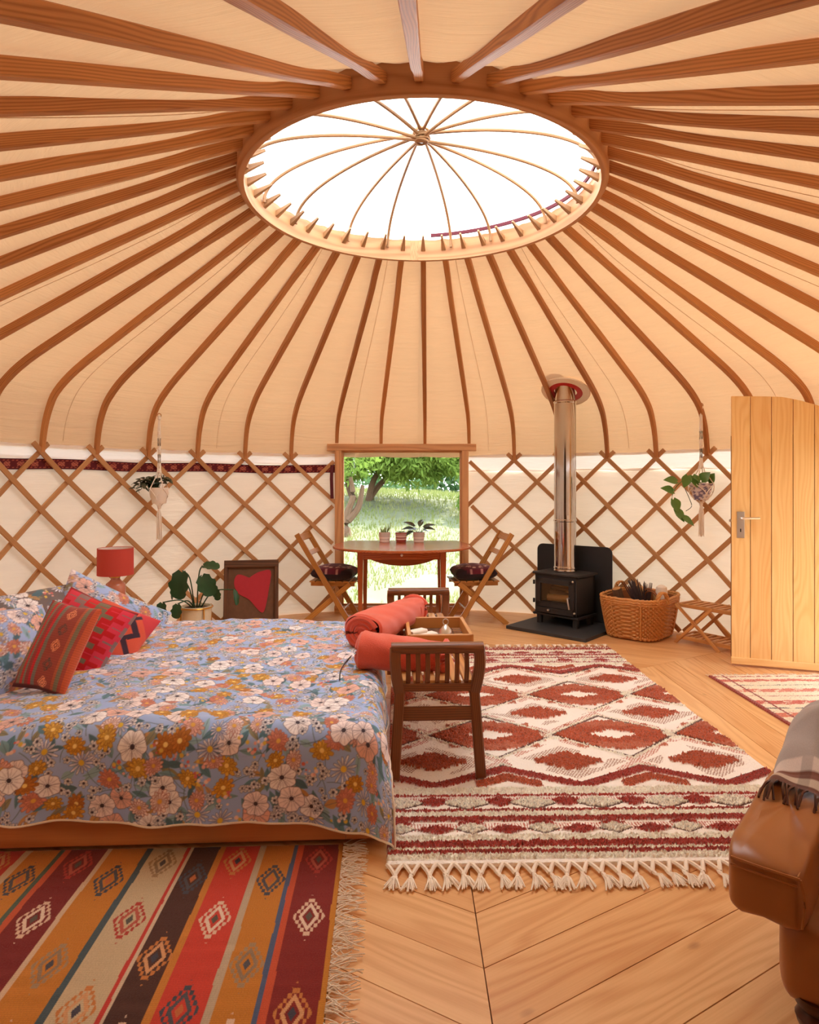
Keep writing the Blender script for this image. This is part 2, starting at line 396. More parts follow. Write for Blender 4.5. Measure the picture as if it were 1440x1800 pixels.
# wall strip under the window
def valance(name, p0, p1, z0, z1, seed):
    n = int((p1-p0)/(1.0*D2R)); ph = np.linspace(p0, p1, n+1); zs = np.linspace(z0, z1, 6); r = np.random.default_rng(seed)
    P = np.array([[pol(R+0.022+0.006*math.sin(a*37)*(z1-z)/0.16, a, z+0.006*math.sin(a*23+1)) for z in zs] for a in ph])
    G = np.array([[(a*R, z, 0) for z in zs] for a in ph])
    return grid_obj(name, P, M['valance'], None, kind='structure', gc=G)
valance('trim_1', WL0, WL1, 1.60, 1.72, 1)
valance('trim_2', WR0, WR1, 1.535, 1.715, 2)
# ---- roof canvas
CAN = [(1.045, 3.262), (1.2, 3.165), (1.5, 2.985), (2.0, 2.748), (2.5, 2.528), (2.9, 2.335), (3.12, 2.18), (3.24, 2.02), (3.30, 1.86), (3.325, 1.70)]
cp_ = smoothpath([(a, b, 0) for a, b in CAN], 4)
SEG = NP*6; phs = np.array([kphi(i/6.0) for i in range(SEG)])
P = np.zeros((SEG, len(cp_), 3)); G = np.zeros((SEG, len(cp_), 3))
for i, a in enumerate(phs):
    fr = (i % 6)/6.0; sag = 0.010*math.sin(PI*fr)
    for j, c in enumerate(cp_):
        P[i, j] = pol(c[0]-sag*0.5, a, c[1]-sag); G[i, j] = (a*2.2, j*0.11, 0)
me_ceil = grid_obj('ceiling', P, M['canvas'], None, wrap_u=True, kind='structure', gc=G)
import bmesh
bm = bmesh.new(); bm.from_mesh(me_ceil.data)       # the entrance the photographer stands in: leave its doorway open
kill = []
for f in bm.faces:
    c = f.calc_center_median(); a = math.degrees(math.atan2(c.x-CX, c.y-CY))
    if abs(a) > 158 and c.z < 2.06: kill.append(f)
bmesh.ops.delete(bm, geom=kill, context='FACES'); bm.to_mesh(me_ceil.data); bm.free()
# ---- roof poles
for k in range(-21, 21):
    a = kphi(k); prof = list(PROFILE); ad = abs(math.degrees(math.atan2(math.sin(a), math.cos(a))))
    if ad > 158: prof = prof[:7]+[(3.17, 2.07)]
    elif k in (-2, -1, 0, 1): prof = prof[:8]+[(3.235, 1.84)]
    dv = random.uniform(-0.012, 0.012); ddr = random.uniform(-0.015, 0.015)
    pts = smoothpath([pol(r_+(ddr if 1.3 < r_ < 3.2 else 0), a+dv*(0.5 if 1.3 < r_ < 3.1 else 0)/r_, z) for r_, z in prof], 4)
    mb = MB(); radial = np.array([math.sin(a), math.cos(a), 0]); up = np.cross(np.array([math.cos(a), -math.sin(a), 0]), radial)
    lat = np.array([math.cos(a), -math.sin(a), 0.0])
    # frame with the side vector lying across the roof
    prof2 = chamf(0.041, 0.050, 0.004); vs = []; gs = []; L = 0; off = np.array([random.uniform(0, 9), random.uniform(0, 3), random.uniform(0, 3)])
    for i, p in enumerate(pts):
        t = nrm(pts[min(i+1, len(pts)-1)]-pts[max(i-1, 0)]); n_ = np.cross(lat, t)
        if i: L += np.linalg.norm(p-pts[i-1])
        q = 1.0-0.22*max(0, (i-len(pts)*0.6)/(len(pts)*0.4))
        for x, y in prof2: vs.append(p+lat*x*q+n_*y*q); gs.append(off+(L, x, y))
    fs = []; nn = len(prof2)
    for i in range(len(pts)-1):
        for j in range(nn): fs.append((i*nn+j, i*nn+(j+1) % nn, (i+1)*nn+(j+1) % nn, (i+1)*nn+j))
    fs.append(tuple(range(nn-1, -1, -1))); fs.append(tuple((len(pts)-1)*nn+j for j in range(nn)))
    mb.add(vs, fs, gs)
    po = mb.build('roof_pole', M['pole'], me_ceil)
    tm = MB(); t0 = pol(1.045, a, 3.185); t1 = pol(0.925, a, 3.243)
    tm.sweep([t0, t1], chamf(0.034, 0.040, 0.003), up=(0, 0, 1), scale=[1, 0.35]); tm.build('tenon', M['hoop'], po)
# ---- crown with hoops and dome
crown = thing('roof_crown', 'round wooden roof crown with bent hoops under a bright white dome', 'skylight', (CX, CY, 3.10))
mb = MB(); n = 96; prof = [(1.036, 0.0), (1.066, 0.0), (1.078, 0.02), (1.078, 0.15), (1.036, 0.15)]
vs = []; fs = []; g = []
for i in range(n):
    a = 2*PI*i/n
    for r_, z in prof: vs.append((r_*math.sin(a), r_*math.cos(a), z)); g.append((a*1.05, r_, z))
for i in range(n):
    for j in range(5): fs.append((i*5+j, ((i+1) % n)*5+j, ((i+1) % n)*5+(j+1) % 5, i*5+(j+1) % 5))
mb.add(vs, fs, g); mb.build('crown_ring', M['ring'], crown)
for hd in (13, 31, 57, 77, 103, 123, 149, 167):
    a = hd*D2R+random.uniform(-.012, .012); pts = []; off = ((hd % 7)-3)*0.008
    for t in np.linspace(-PI/2, PI/2, 41):
        rr = 1.02*math.sin(t); z = 0.085+0.30*max(0, math.cos(t))**0.85+off*math.cos(t)**2
        pts.append((rr*math.sin(a), rr*math.cos(a), z))
    MB().tube(pts, 0.0105, 8).build('hoop', M['hoop'], crown)
hb = MB()
for i in range(7):
    z = 0.355+0.011*i; hb.tube([(0.038*math.sin(t+i)*(1+0.15*(i % 3)), 0.038*math.cos(t+i)*(1+0.15*(i % 3)), z+0.004*math.sin(2*t)) for t in np.linspace(0, 2*PI, 14, endpoint=False)], 0.006, 6, closed=True)
hb.box((0, 0, 0.385), (0.06, 0.06, 0.035), 0.5); hb.build('lashing', M['hoop'], crown)
dm = MB(); dm.lathe([(1.12, 0.16)]+[(1.12*math.cos(t), 0.19+0.42*math.sin(t)) for t in np.linspace(0.05, PI/2-0.001, 14)], 64, cap=False)
dm.build('dome', M['dome'], crown)
st = MB(); st.sweep([(1.02*math.sin(a), 1.02*math.cos(a), 0.178+0.010*math.sin(a*3)) for a in np.linspace(5*D2R, 112*D2R, 50)], chamf(0.012, 0.026, 0.002))
st.build('maroon_trim', plain('maroon_felt', S(96, 34, 46), 0.9), crown, label='maroon felt strip along the rim')
# ---- window
WY = 7.085
win = MB(); X0, X1 = -0.775, 0.605
for x in (X0, X1): win.box((x, WY, 0.90), (0.075, 0.11, 1.80), axis=2, ch=0.006)
win.box(((X0+X1)/2, WY, 1.795), (1.62, 0.12, 0.075), ch=0.006)
win.box(((X0+X1)/2, WY-0.01, 0.035), (1.46, 0.14, 0.07), ch=0.006)
for x in (X0+0.045, X1-0.045): win.box((x, WY+0.01, 0.9), (0.02, 0.05, 1.68), axis=2)
win.box(((X0+X1)/2, WY+0.01, 1.75), (1.32, 0.05, 0.02)); win.box(((X0+X1)/2, WY+0.01, 0.08), (1.32, 0.05, 0.02))
window = win.build('window_1', M['frame'], None, kind='structure')
MB().box(((X0+X1)/2, WY+0.012, 0.915), (1.29, 0.006, 1.65)).build('window_pane', M['glass'], window)
# ---- open door leaf and its frame
DL = np.array([2.488, 5.008]); dd = np.array([0.943, -0.333]); DW = 0.84; dn = np.array([-0.333, -0.943])
def dpt(u, v, z): q = DL+dd*u+dn*v; return (q[0], q[1], z)
door = bpy.data.objects.new('door_1', None); COL.objects.link(door); door['kind'] = 'structure'
ub = [0.0, 0.132, 0.275, 0.418, 0.558, 0.70, 0.84]
def dtop(u): return np.interp(u, [0, 0.2, 0.34, 0.44, 0.57, 0.84], [2.075, 2.065, 2.055, 2.03, 1.985, 1.86])
for i in range(6):
    u0, u1 = ub[i]+0.0025, ub[i+1]-0.0025; mb = MB(); us = np.linspace(u0, u1, 5); vs = []; fs = []; g = []
    off = (random.uniform(0, 9), random.uniform(0, 9), 0)
    for v in (-0.02, 0.02):
        for u in us:
            for z in (0.018, dtop(u)): vs.append(dpt(u, v, z)); g.append((z+off[0], u+off[1], v))
    nU = 5
    for i2 in range(nU-1):
        a, b = i2*2, (i2+1)*2; fs.append((a, a+1, b+1, b)); c_, d_ = nU*2+a, nU*2+b; fs.append((c_, d_, d_+1, c_+1))
        fs.append((a+1, c_+1, d_+1, b+1)); fs.append((a, b, d_, c_))
    fs.append((0, nU*2, nU*2+1, 1)); e = (nU-1)*2; fs.append((e, e+1, nU*2+e+1, nU*2+e))
    mb.add(vs, fs, g); mb.build('plank', M['door'], door, smooth=False)
mb = MB(); mb.beam(dpt(0.0, 0, 0.9), dpt(DW, 0, 0.9), 0.018, 1.74, ch=0.001); mb.build('door_core', plain('groove_brown', S(120, 76, 36), 0.8), door)  # darker brown core board showing in the gaps between the planks
mb = MB(); mb.beam(dpt(-0.002, 0.022, 0.042), dpt(DW, 0.022, 0.042), 0.03, 0.05); mb.build('bottom_rail', M['door'], door)
mb = MB(); mb.beam(dpt(0.065, 0.0225, 0.985), dpt(0.065, 0.0225, 1.185), 0.052, 0.006, up=(dn[0], dn[1], 0), ch=0.002)
hp = mb.build('handle_plate', M['satin'], door, label='satin steel lever handle plate with keyhole')
mb = MB(); mb.tube(smoothpath([dpt(0.062, 0.022, 1.135), dpt(0.062, 0.06, 1.135), dpt(0.085, 0.07, 1.137), dpt(0.19, 0.068, 1.14)]), 0.009, 8); mb.build('lever', M['satin'], hp)
mb = MB(); mb.beam(dpt(0.064, 0.0262, 1.03), dpt(0.064, 0.0262, 1.055), 0.008, 0.002, up=(dn[0], dn[1], 0)); mb.build('keyhole', M['black'], hp)
mb = MB(); mb.beam(dpt(-0.012, 0, 1.115), dpt(0.01, 0, 1.115), 0.02, 0.02); mb.build('latch', M['satin'], door)
for nm, a in (('door_post', 75.9*D2R), ('door_post', 93.2*D2R)):
    mb = MB(); mb.beam(pol(R+0.03, a, 0.001), pol(R+0.03, a, 2.02), 0.07, 0.10, up=pol(1, a, 0)-np.array([CX, CY, 0])); mb.build(nm, M['frame'], door)
mb = MB(); mb.beam(pol(R+0.02, 75*D2R, 2.04), pol(R+0.02, 94*D2R, 2.04), 0.10, 0.07); mb.build('door_header', M['frame'], door)
# entrance frame where the photographer stands
ent = bpy.data.objects.new('door_2', None); COL.objects.link(ent); ent['kind'] = 'structure'
for a in (159.5*D2R, -159.5*D2R):
    mb = MB(); mb.beam(pol(R+0.02, a, 0.001), pol(R+0.02, a, 2.12), 0.07, 0.10, up=pol(1, a, 0)-np.array([CX, CY, 0])); mb.build('door_post', M['frame'], ent)

# ================================================================== OUTSIDE
def terr(x, y):
    d = np.maximum(0, y-7.9); z = -0.30+np.where(d < 8.0, 0.168*d, 0.168*8.0+0.10*(1-np.exp(-(d-8.0)/4.0))-0.012*np.clip(d-12, 0, 60))
    z = np.where(y < 7.9, -0.30, z)+np.clip(-x*0.03, -0.3, 0.4)*np.clip(d/4, 0, 1)
    return z+0.05*noise2(x, y, 3, 2, 0.15)*np.clip(d, 0, 1)
gx = np.linspace(-30, 30, 121); gy = np.concatenate([np.linspace(-25, 7.5, 14), np.linspace(7.9, 60, 110)])
XX, YY = np.meshgrid(gx, gy, indexing='ij'); P = np.stack([XX, YY, terr(XX, YY)], -1)
grid_obj('ground', P, M['terrain'], None, kind='structure')
def leaf_cloud(n, sampler, L, W, droop=0.5):
    vs = []; fs = []
    for i in range(n):
        p = sampler(); d = nrm(RNG.normal(size=3)+np.array([0, 0, -droop])); s_ = nrm(np.cross(d, RNG.normal(size=3)))
        l = L*RNG.uniform(0.6, 1.3); w_ = W*RNG.uniform(0.7, 1.3); b = len(vs)
        vs += [p, p+d*l*0.45+s_*w_, p+d*l, p+d*l*0.45-s_*w_]; fs.append((b, b+1, b+2, b+3))
    mb = MB(); mb.add(vs, fs); return mb
def ell(c, r):
    def f():
        d = nrm(RNG.normal(size=3)); q = RNG.uniform(0.55, 1)**0.6; return np.array(c)+d*q*np.array(r)*(1+0.18*math.sin(d[0]*9+d[2]*7))
    return f
def tree(label, base, trunks, crowns, n, mat, L, W):
    t = thing('tree', label, 'tree', base)
    for k, tr in enumerate(trunks): MB().tube(smoothpath(tr, 5), [tr_r for tr_r in np.linspace(0.085, 0.035, 5*(len(tr)-1)+1)], 8).build('trunk', M['bark'], t)
    for c, r in crowns: leaf_cloud(int(n), ell(c, r), L, W).build('foliage', mat, t, smooth=False, kind='stuff')
    return t
gz = lambda x, y: float(terr(np.array(x), np.array(y)))
b = (-1.0, 15.5, gz(-1.0, 15.5))
tree('leafy tree with leaning bare trunks on the slope beyond the window', b,
     [[(0, 0, -0.1), (0.15, 0, 0.5), (0.6, 0.1, 1.2), (1.0, 0.1, 2.2)], [(-0.05, 0.1, -0.1), (0.3, 0.2, 0.4), (0.9, 0.2, 0.9), (1.8, 0.2, 1.8)], [(-0.3, 0, -0.1), (-0.5, 0, 0.6), (-0.3, 0, 1.4), (0.1, 0, 2.4)]],
     [((0.5, 0.0, 1.55), (2.6, 1.8, 1.15)), ((-0.6, -0.4, 1.35), (1.5, 1.3, 0.75)), ((1.3, -0.5, 1.1), (1.1, 1.0, 0.62))], 6500, M['tree1'], 0.16, 0.028)
b = (-1.15, 12.0, gz(-1.15, 12.0))
tree('grey bare branching trunk at the left edge of the window view', b,
     [[(0, 0, -0.1), (-0.02, 0, 0.35), (0.1, 0, 0.75), (0.05, 0, 1.1)], [(0.0, 0, 0.3), (0.2, 0.05, 0.55), (0.28, 0.05, 0.95)]], [((-0.2, 0, 1.5), (0.8, 0.6, 0.45))], 900, M['tree1'], 0.13, 0.024)
b = (2.6, 24.0, gz(2.6, 24.0))
tree('blue-green far tree at the upper right of the window view', b, [[(0, 0, -0.1), (0, 0, 0.8), (0.1, 0, 1.8)]], [((0, 0, 1.2), (2.2, 1.6, 1.8)), ((-5.0, 3, 1.4), (4.4, 1.6, 1.9))], 5200, M['tree2'], 0.28, 0.07)
b = (1.75, 14.0, gz(1.75, 14.0))
tree('low green bush on the right of the grassy slope', b, [[(0, 0, -0.05), (0, 0, 0.2), (0.05, 0, 0.5)]], [((0.1, 0, 0.55), (0.75, 0.6, 0.55))], 2600, M['tree1'], 0.15, 0.03)
vs = []; fs = []
for i in range(15000):
    y = 8.0+16*RNG.uniform(0, 1)**1.5; x = RNG.uniform(-1, 1)*(0.22*y+0.6)-0.1
    if noise2(np.array(x), np.array(y), 9, 2, 0.5) < -0.35 and y < 10.5: continue
    z = gz(x, y)-0.01; h = RNG.uniform(0.04, 0.13)*(0.8+0.02*y); a = RNG.uniform(0, 2*PI); lx, ly = 0.3*h*math.cos(a), 0.3*h*math.sin(a); w_ = 0.004+0.0006*y
    b0 = len(vs); vs += [(x-w_, y, z), (x+w_, y, z), (x+lx, y+ly, z+h)]; fs.append((b0, b0+1, b0+2))
mb = MB(); mb.add(vs, fs); g = mb.build('grass', M['grass'], None, smooth=False, kind='stuff'); tag(g, 'pale long grass on the hillside outside the window', 'grass')

# ================================================================== TEXTILES: painted prints
def blank(h, w_, rgb): a = np.empty((h, w_, 3)); a[:] = rgb; return a
class Print:                                   # flat flower print drawn once on a cloth, then sampled where cloth is
    def __init__(s, W, H, res, bg, seed, dark=False):
        s.res = res; s.a = blank(int(H/res), int(W/res), bg); s.r = np.random.default_rng(seed); s.W, s.H = W, H
        Y, X = np.mgrid[0:s.a.shape[0], 0:s.a.shape[1]]*res
        n = noise2(X, Y, seed+1, 2, 3.0); s.a += n[..., None]*np.array([6, 5, 4])
    def patch(s, x, y, R_):
        x0, x1 = int((x-R_)/s.res), int((x+R_)/s.res)+2; y0, y1 = int((y-R_)/s.res), int((y+R_)/s.res)+2
        x0, y0 = max(x0, 0), max(y0, 0); x1, y1 = min(x1, s.a.shape[1]), min(y1, s.a.shape[0])
        if x1 <= x0 or y1 <= y0: return None
        Y, X = np.mgrid[y0:y1, x0:x1]*s.res; return (slice(y0, y1), slice(x0, x1)), X-x, Y-y
    def put(s, sl, m, c, al=1.0):
        m = np.clip(m, 0, 1)[..., None]*al; s.a[sl] = s.a[sl]*(1-m)+np.asarray(c, float)*m
    def edge(s, d): return np.clip(d/s.res*0.7+0.5, 0, 1)
    def petals(s, x, y, R_, n, width, col, out, layers=1, sharp=1.0):
        p = s.patch(x, y, R_*1.1)
        if not p: return
        sl, dx, dy = p; r = np.hypot(dx, dy); th = np.arctan2(dy, dx)
        for L in range(layers):
            Rl = R_*(1-0.28*L); ph = s.r.uniform(0, 6.28); k = np.floor((th+ph)/(2*PI/n)); q = (th+ph)-(k+0.5)*2*PI/n
            rnd = 0.85+0.15*np.sin(k*7.3+ph*3); Rk = Rl*rnd; u = np.clip(r/Rk, 0, 1)
            hw = width*Rl*np.sin(np.clip(u, 0.02, 1)*PI*0.93)**(0.6*sharp)*(0.4+0.6*u)
            d = np.minimum(hw-np.abs(q)*r, Rk-r)
            s.put(sl, s.edge(d), out); s.put(sl, s.edge(d-s.res*1.1), np.asarray(col)*(0.93+0.07*np.cos(k*5))[..., None])
            s.put(sl, s.edge(s.res*0.6-np.abs(q)*r)*(u < 0.7)*(d > 0), out, 0.5)
    def poppy(s, x, y, R_, col, out, ctr):
        p = s.patch(x, y, R_*1.1)
        if not p: return
        sl, dx, dy = p; r = np.hypot(dx, dy); th = np.arctan2(dy, dx); ph = s.r.uniform(0, 6.28); n = s.r.integers(5, 8)
        Rr = R_*(0.84+0.12*np.abs(np.cos(n*0.5*(th+ph)))+0.03*np.sin(9*th+ph))
        s.put(sl, s.edge(Rr-r), out); s.put(sl, s.edge(Rr-r-s.res*1.2), col)
        s.put(sl, s.edge(Rr*0.62-r)*0.5, np.asarray(col)*0.93)
        m = s.edge(s.res*0.55-np.abs(np.sin(n*0.5*(th+ph+0.5)))*r/n*2)*(r < Rr); s.put(sl, m, out, 0.75)
        m = s.edge(s.res*0.4-np.abs(np.sin(n*1.5*(th+ph)))*r/n*0.66)*(r < Rr*0.9)*(r > Rr*0.35); s.put(sl, m, out, 0.5)
        s.put(sl, s.edge(R_*0.16-r), ctr); s.put(sl, s.edge(s.res*0.6-np.abs(r-R_*0.24))*(np.sin(th*11) > -0.2), ctr, 0.8)
    def disc(s, x, y, R_, c):
        p = s.patch(x, y, R_*1.2)
        if p: sl, dx, dy = p; s.put(sl, s.edge(R_-np.hypot(dx, dy)), c)
    def leaf(s, x, y, L, W_, a, col, out):
        p = s.patch(x, y, L)
        if not p: return
        sl, dx, dy = p; u = dx*math.cos(a)+dy*math.sin(a); v = -dx*math.sin(a)+dy*math.cos(a)
        d = W_*(1-np.clip(np.abs(u)/(L*0.9), 0, 1)**1.7)-np.abs(v); d = np.where(np.abs(u) < L*0.9, d, -1)
        s.put(sl, s.edge(d), col); s.put(sl, s.edge(s.res*0.5-np.abs(v))*(d > 0), out, 0.7)
    def stem(s, x, y, L, a, c):
        p = s.patch(x, y, L)
        if not p: return
        sl, dx, dy = p; u = dx*math.cos(a)+dy*math.sin(a); v = -dx*math.sin(a)+dy*math.cos(a)-0.3*(u*u)/L
        s.put(sl, s.edge(s.res*0.8-np.abs(v))*(np.abs(u) < L*0.9), c, 0.8)
    def flowers(s, dens=1.0, sc=1.0):
        r = s.r; U = r.uniform; A = s.W*s.H
        teal = [(96, 136, 152), (126, 164, 178), (84, 116, 130), (150, 186, 200), (148, 140, 110), (196, 150, 100)]
        for i in range(int(190*A*dens)): s.leaf(U(0, s.W), U(0, s.H), U(.03, .055)*sc, U(.010, .019)*sc, U(0, 6.28), teal[r.integers(0, 6)], (80, 96, 112))
        for i in range(int(60*A*dens)): s.stem(U(0, s.W), U(0, s.H), U(.05, .09)*sc, U(0, 6.28), (90, 104, 120))
        cell = 0.098*sc/dens**0.5; nx, ny = int(s.W/cell)+1, int(s.H/cell)+1
        order = [(i, j) for i in range(nx) for j in range(ny)]; r.shuffle(order)
        for i, j in order:
            x, y = (i+0.5*(j % 2)+U(.15, .85))*cell, (j+U(.15, .85))*cell; k = U()
            if k < 0.17:
                R_ = U(.050, .064)*sc; s.poppy(x, y, R_, [(252, 248, 248), (250, 236, 234), (238, 190, 174)][r.integers(0, 3)], (120, 100, 110), (70, 60, 70))
            elif k < 0.32:
                R_ = U(.048, .062)*sc; s.petals(x, y, R_, 13, 0.13, (248, 246, 250), (112, 112, 150)); s.disc(x, y, R_*0.2, (226, 190, 70))
            elif k < 0.43:
                R_ = U(.040, .054)*sc; s.petals(x, y, R_, 11, 0.24, [(226, 166, 60), (232, 184, 76), (206, 132, 60)][r.integers(0, 3)], (150, 92, 40), 2); s.disc(x, y, R_*0.18, (250, 220, 130))
            elif k < 0.58:
                R_ = U(.040, .054)*sc; s.petals(x, y, R_, 14, 0.2, [(242, 196, 178), (226, 150, 124), (252, 236, 228)][r.integers(0, 3)], (170, 100, 90), 2); s.disc(x, y, R_*0.17, (230, 180, 90))
            elif k < 0.88:
                for q in range(r.integers(3, 6)):
                    xx, yy = x+U(-.04, .04)*sc, y+U(-.04, .04)*sc; R_ = U(.015, .024)*sc
                    s.petals(xx, yy, R_, 6, 0.42, (252, 248, 246), (120, 120, 140)); s.disc(xx, yy, R_*0.24, (70, 64, 80))
            else:
                for q in range(9): s.disc(x+U(-.035, .035)*sc, y+U(-.035, .035)*sc, U(.004, .009)*sc, [(232, 170, 160), (244, 214, 206), (208, 110, 104), (224, 190, 90)][r.integers(0, 4)])
    def sample(s, x, y):
        fx = np.clip(np.asarray(x)/s.res, 0, s.a.shape[1]-1.001); fy = np.clip(np.asarray(y)/s.res, 0, s.a.shape[0]-1.001)
        x0, y0 = fx.astype(int), fy.astype(int); u, v = (fx-x0)[..., None], (fy-y0)[..., None]; a = s.a
        c = (a[y0, x0]*(1-u)+a[y0, x0+1]*u)*(1-v)+(a[y0+1, x0]*(1-u)+a[y0+1, x0+1]*u)*v
        return lin(np.clip(c, 0, 255))

# ================================================================== BED
BO = np.array([-0.088, 2.512]); BA = 2.8*D2R
bed = thing('bed', 'low double bed on a pine plinth with a cream mattress', 'bed', (BO[0], BO[1], 0), BA)
MB().box((-1.235, 0.0225, 0.085), (2.15, 0.045, 0.13), ch=0.006).build('plinth_board', M['bedwood'], bed)
MB().box((-0.079, 0.0225, 0.085), (0.158, 0.045, 0.13), ch=0.006).build('plinth_board', M['bedwood'], bed)
MB().box((-0.0225, 1.04, 0.085), (0.045, 1.98, 0.13), ch=0.006).build('side_board', M['bedwood'], bed)
MB().box((-1.16, 1.04, 0.08), (2.2, 1.96, 0.10)).build('slat_base', M['gap'], bed)
MB().box((-1.16, 1.04, 0.012), (2.24, 1.95, 0.022)).build('plinth_foot', M['gap'], bed)
mm = MB(); mm.box((-1.18, 1.035, 0.285), (2.24, 1.95, 0.27), ch=0.05); mm.build('mattress', M['mattress'], bed)
DUV = Print(2.6, 2.7, 0.0017, (164, 188, 232), 5); DUV.flowers(1.7, 0.95)
XE, YE, RAD, ZT = -0.005, -0.022, 0.10, 0.455
ARC = RAD*PI/2
sx = np.concatenate([np.linspace(-1.95, -1.5, 90), np.linspace(-1.497, 0.15, 560)])      # cloth x: edge of the bed at 0
sy = np.concatenate([np.linspace(-0.335, 0.25, 250), np.linspace(0.2535, 0.9, 185), np.linspace(0.905, 2.06, 180)])
SX, SY = np.meshgrid(sx, sy, indexing='ij')
a_ = np.clip(SX-(XE-RAD), 0, None); bfar = np.clip(SY-(2.02-RAD), 0, None); b_ = np.clip((YE+RAD)-SY, 0, None)
bb = np.where(b_ > 0, b_, bfar); d_ = np.hypot(a_, bb)+1e-9
hd_ = np.where(d_ < ARC, RAD*np.sin(np.clip(d_/RAD, 0, PI/2)), RAD+0.10*(d_-ARC))
dr = np.where(d_ < ARC, RAD*(1-np.cos(np.clip(d_/RAD, 0, PI/2))), RAD+(d_-ARC)*0.985)
px = np.where(a_ > 0, (XE-RAD)+hd_*a_/d_, SX)
py = np.where(b_ > 0, (YE+RAD)-hd_*b_/d_, np.where(bfar > 0, (2.02-RAD)+hd_*bfar/d_, SY))
puff = 0.022*noise2(SX, SY, 11, 2, 0.9)+0.010*noise2(SX, SY, 12, 3, 2.4)+0.0035*noise2(SX*1.2, SY*0.7, 13, 2, 9)
flat = np.clip(1-d_/(ARC*1.3), 0, 1)
pz = ZT-dr+puff*(0.25+0.75*flat)+0.02*np.clip(1-((SX+0.9)/1.2)**2, 0, 1)*flat
hang = np.clip((d_-ARC)/0.25, 0, 1); ext = 0.070*np.clip((SX+0.75)/0.75, 0, 1)**1.5-0.035
fold = 0.018*np.sin(SX*11+1.5*np.sin(SX*4))*hang+0.008*np.sin(SX*27+SY*9)*hang
corner = np.clip(a_*b_/0.06, 0, 1)
py = np.where(b_ > 0, py+fold*b_/d_-0.050*corner, py); px = np.where(a_ > 0, px+0.010*np.sin(SY*13)*np.clip(a_/0.2, 0, 1)+0.055*corner, px)
pz = np.maximum(pz, 0.02)
hemz = 0.012*np.sin(SX*3.1+1)+0.008*np.sin(SX*9); pz = np.where(b_ > 0, pz+(hemz-ext)*np.clip((b_-0.12)/0.28, 0, 1), pz)
cb, sb = math.cos(BA), math.sin(BA)
P = np.stack([BO[0]+px*cb-py*sb, BO[1]+px*sb+py*cb, pz], -1)
CC = DUV.sample(SX+2.3, SY+0.5)
duvet = grid_obj('duvet', P, M['vc_duvet'], None, col=CC); tag(duvet, 'blue-grey floral duvet spread over the bed and hanging at its foot', 'duvet')
MB().tube([P[i, 0] for i in range(0, len(sx), 5)]+[P[-1, j] for j in range(0, len(sy), 5)], 0.0045, 6).build('piping', M['fringe'], duvet)

# ------------------------------------------------------------------ pillows and cushions
def cushion(name, label, cat, c, right, up, w_, h_, t_, mat, colf, n=90, group=None, pinch=0.07, sagn=0.0, seed=0, piping=None, ex=0.55):
    u = np.linspace(-1, 1, n); U, V = np.meshgrid(u, u, indexing='ij'); m = frame(c, right, up); PP = []; CCs = []
    th = ((1-np.abs(U)**2.6)*(1-np.abs(V)**2.6))**ex
    X = U*w_/2*(1-pinch*(1-np.abs(V))**1.0*np.abs(U)**2); Y = V*h_/2*(1-pinch*(1-np.abs(U))*np.abs(V)**2)
    wr = 1+0.10*noise2(U, V, seed, 3, 0.8)
    t = None; mb_faces = []
    vs = []; cols = []
    for sg in (1, -1):
        Z = sg*(t_/2)*th*wr+sagn*(U*U-0.4)*t_; Q = np.stack([X, Y, Z], -1); vs.append(Q.reshape(-1, 3)); cols.append(colf(U, V, sg).reshape(-1, 3))
    vs = np.vstack(vs); idx = np.arange(n*n).reshape(n, n)
    q1 = np.stack([idx[:-1, :-1], idx[1:, :-1], idx[1:, 1:], idx[:-1, 1:]], -1).reshape(-1, 4); q2 = q1[:, ::-1]+n*n
    me = bpy.data.meshes.new(name); wv = np.array([m@Vector(p) for p in vs])
    me.from_pydata(wv.tolist(), [], np.vstack([q1, q2]).tolist()); me.polygons.foreach_set('use_smooth', [True]*len(me.polygons))
    set_col(me, np.vstack(cols)); me.materials.append(mat); o = link(name, me); tag(o, label, cat, group)
    if piping:
        k = range(n); loop = [(i, 0) for i in k]+[(n-1, j) for j in k]+[(i, n-1) for i in reversed(k)]+[(0, j) for j in reversed(k)]
        pts = [wv[i*n+j] for i, j in loop][::3]; MB().tube(pts, 0.004, 6, closed=True).build('piping', piping, o)
    return o
PIL = Print(1.0, 1.0, 0.0017, (168, 190, 232), 21); PIL.flowers(1.4, 1.0)
PIL2 = Print(0.9, 0.7, 0.0017, (118, 106, 104), 33); PIL2.flowers(0.7, 1.1)
def pcol(pr, w_, h_, ox=0.05, oy=0.05): return lambda U, V, sg: pr.sample(ox+(U+1)/2*w_, oy+(V+1)/2*h_)
cushion('pillow', 'floral pillow standing on its corner in front of the table lamp', 'pillow', (-1.86, 4.02, 0.515), (0.58, 0.58, -0.46), (0.10, 0.46, 0.86), 0.72, 0.46, 0.17, M['vc_duvet'], pcol(PIL, 0.72, 0.46), seed=2)
cushion('pillow', 'floral pillow at the front of the bed, left of the striped cushion', 'pillow', (-1.93, 3.00, 0.60), (0.35, 0.93, -0.06), (-0.52, 0.10, 0.82), 0.70, 0.46, 0.18, M['vc_duvet'], pcol(PIL, 0.70, 0.46, .2, .4), seed=3)
cushion('pillow', 'brown-ground floral pillow with a mustard flower, wedged behind other pillows', 'pillow', (-2.12, 3.62, 0.62), (0.40, 0.90, 0.0), (-0.5, 0.2, 0.8), 0.66, 0.40, 0.15, M['vc_duvet'], pcol(PIL2, 0.66, 0.42), seed=4)
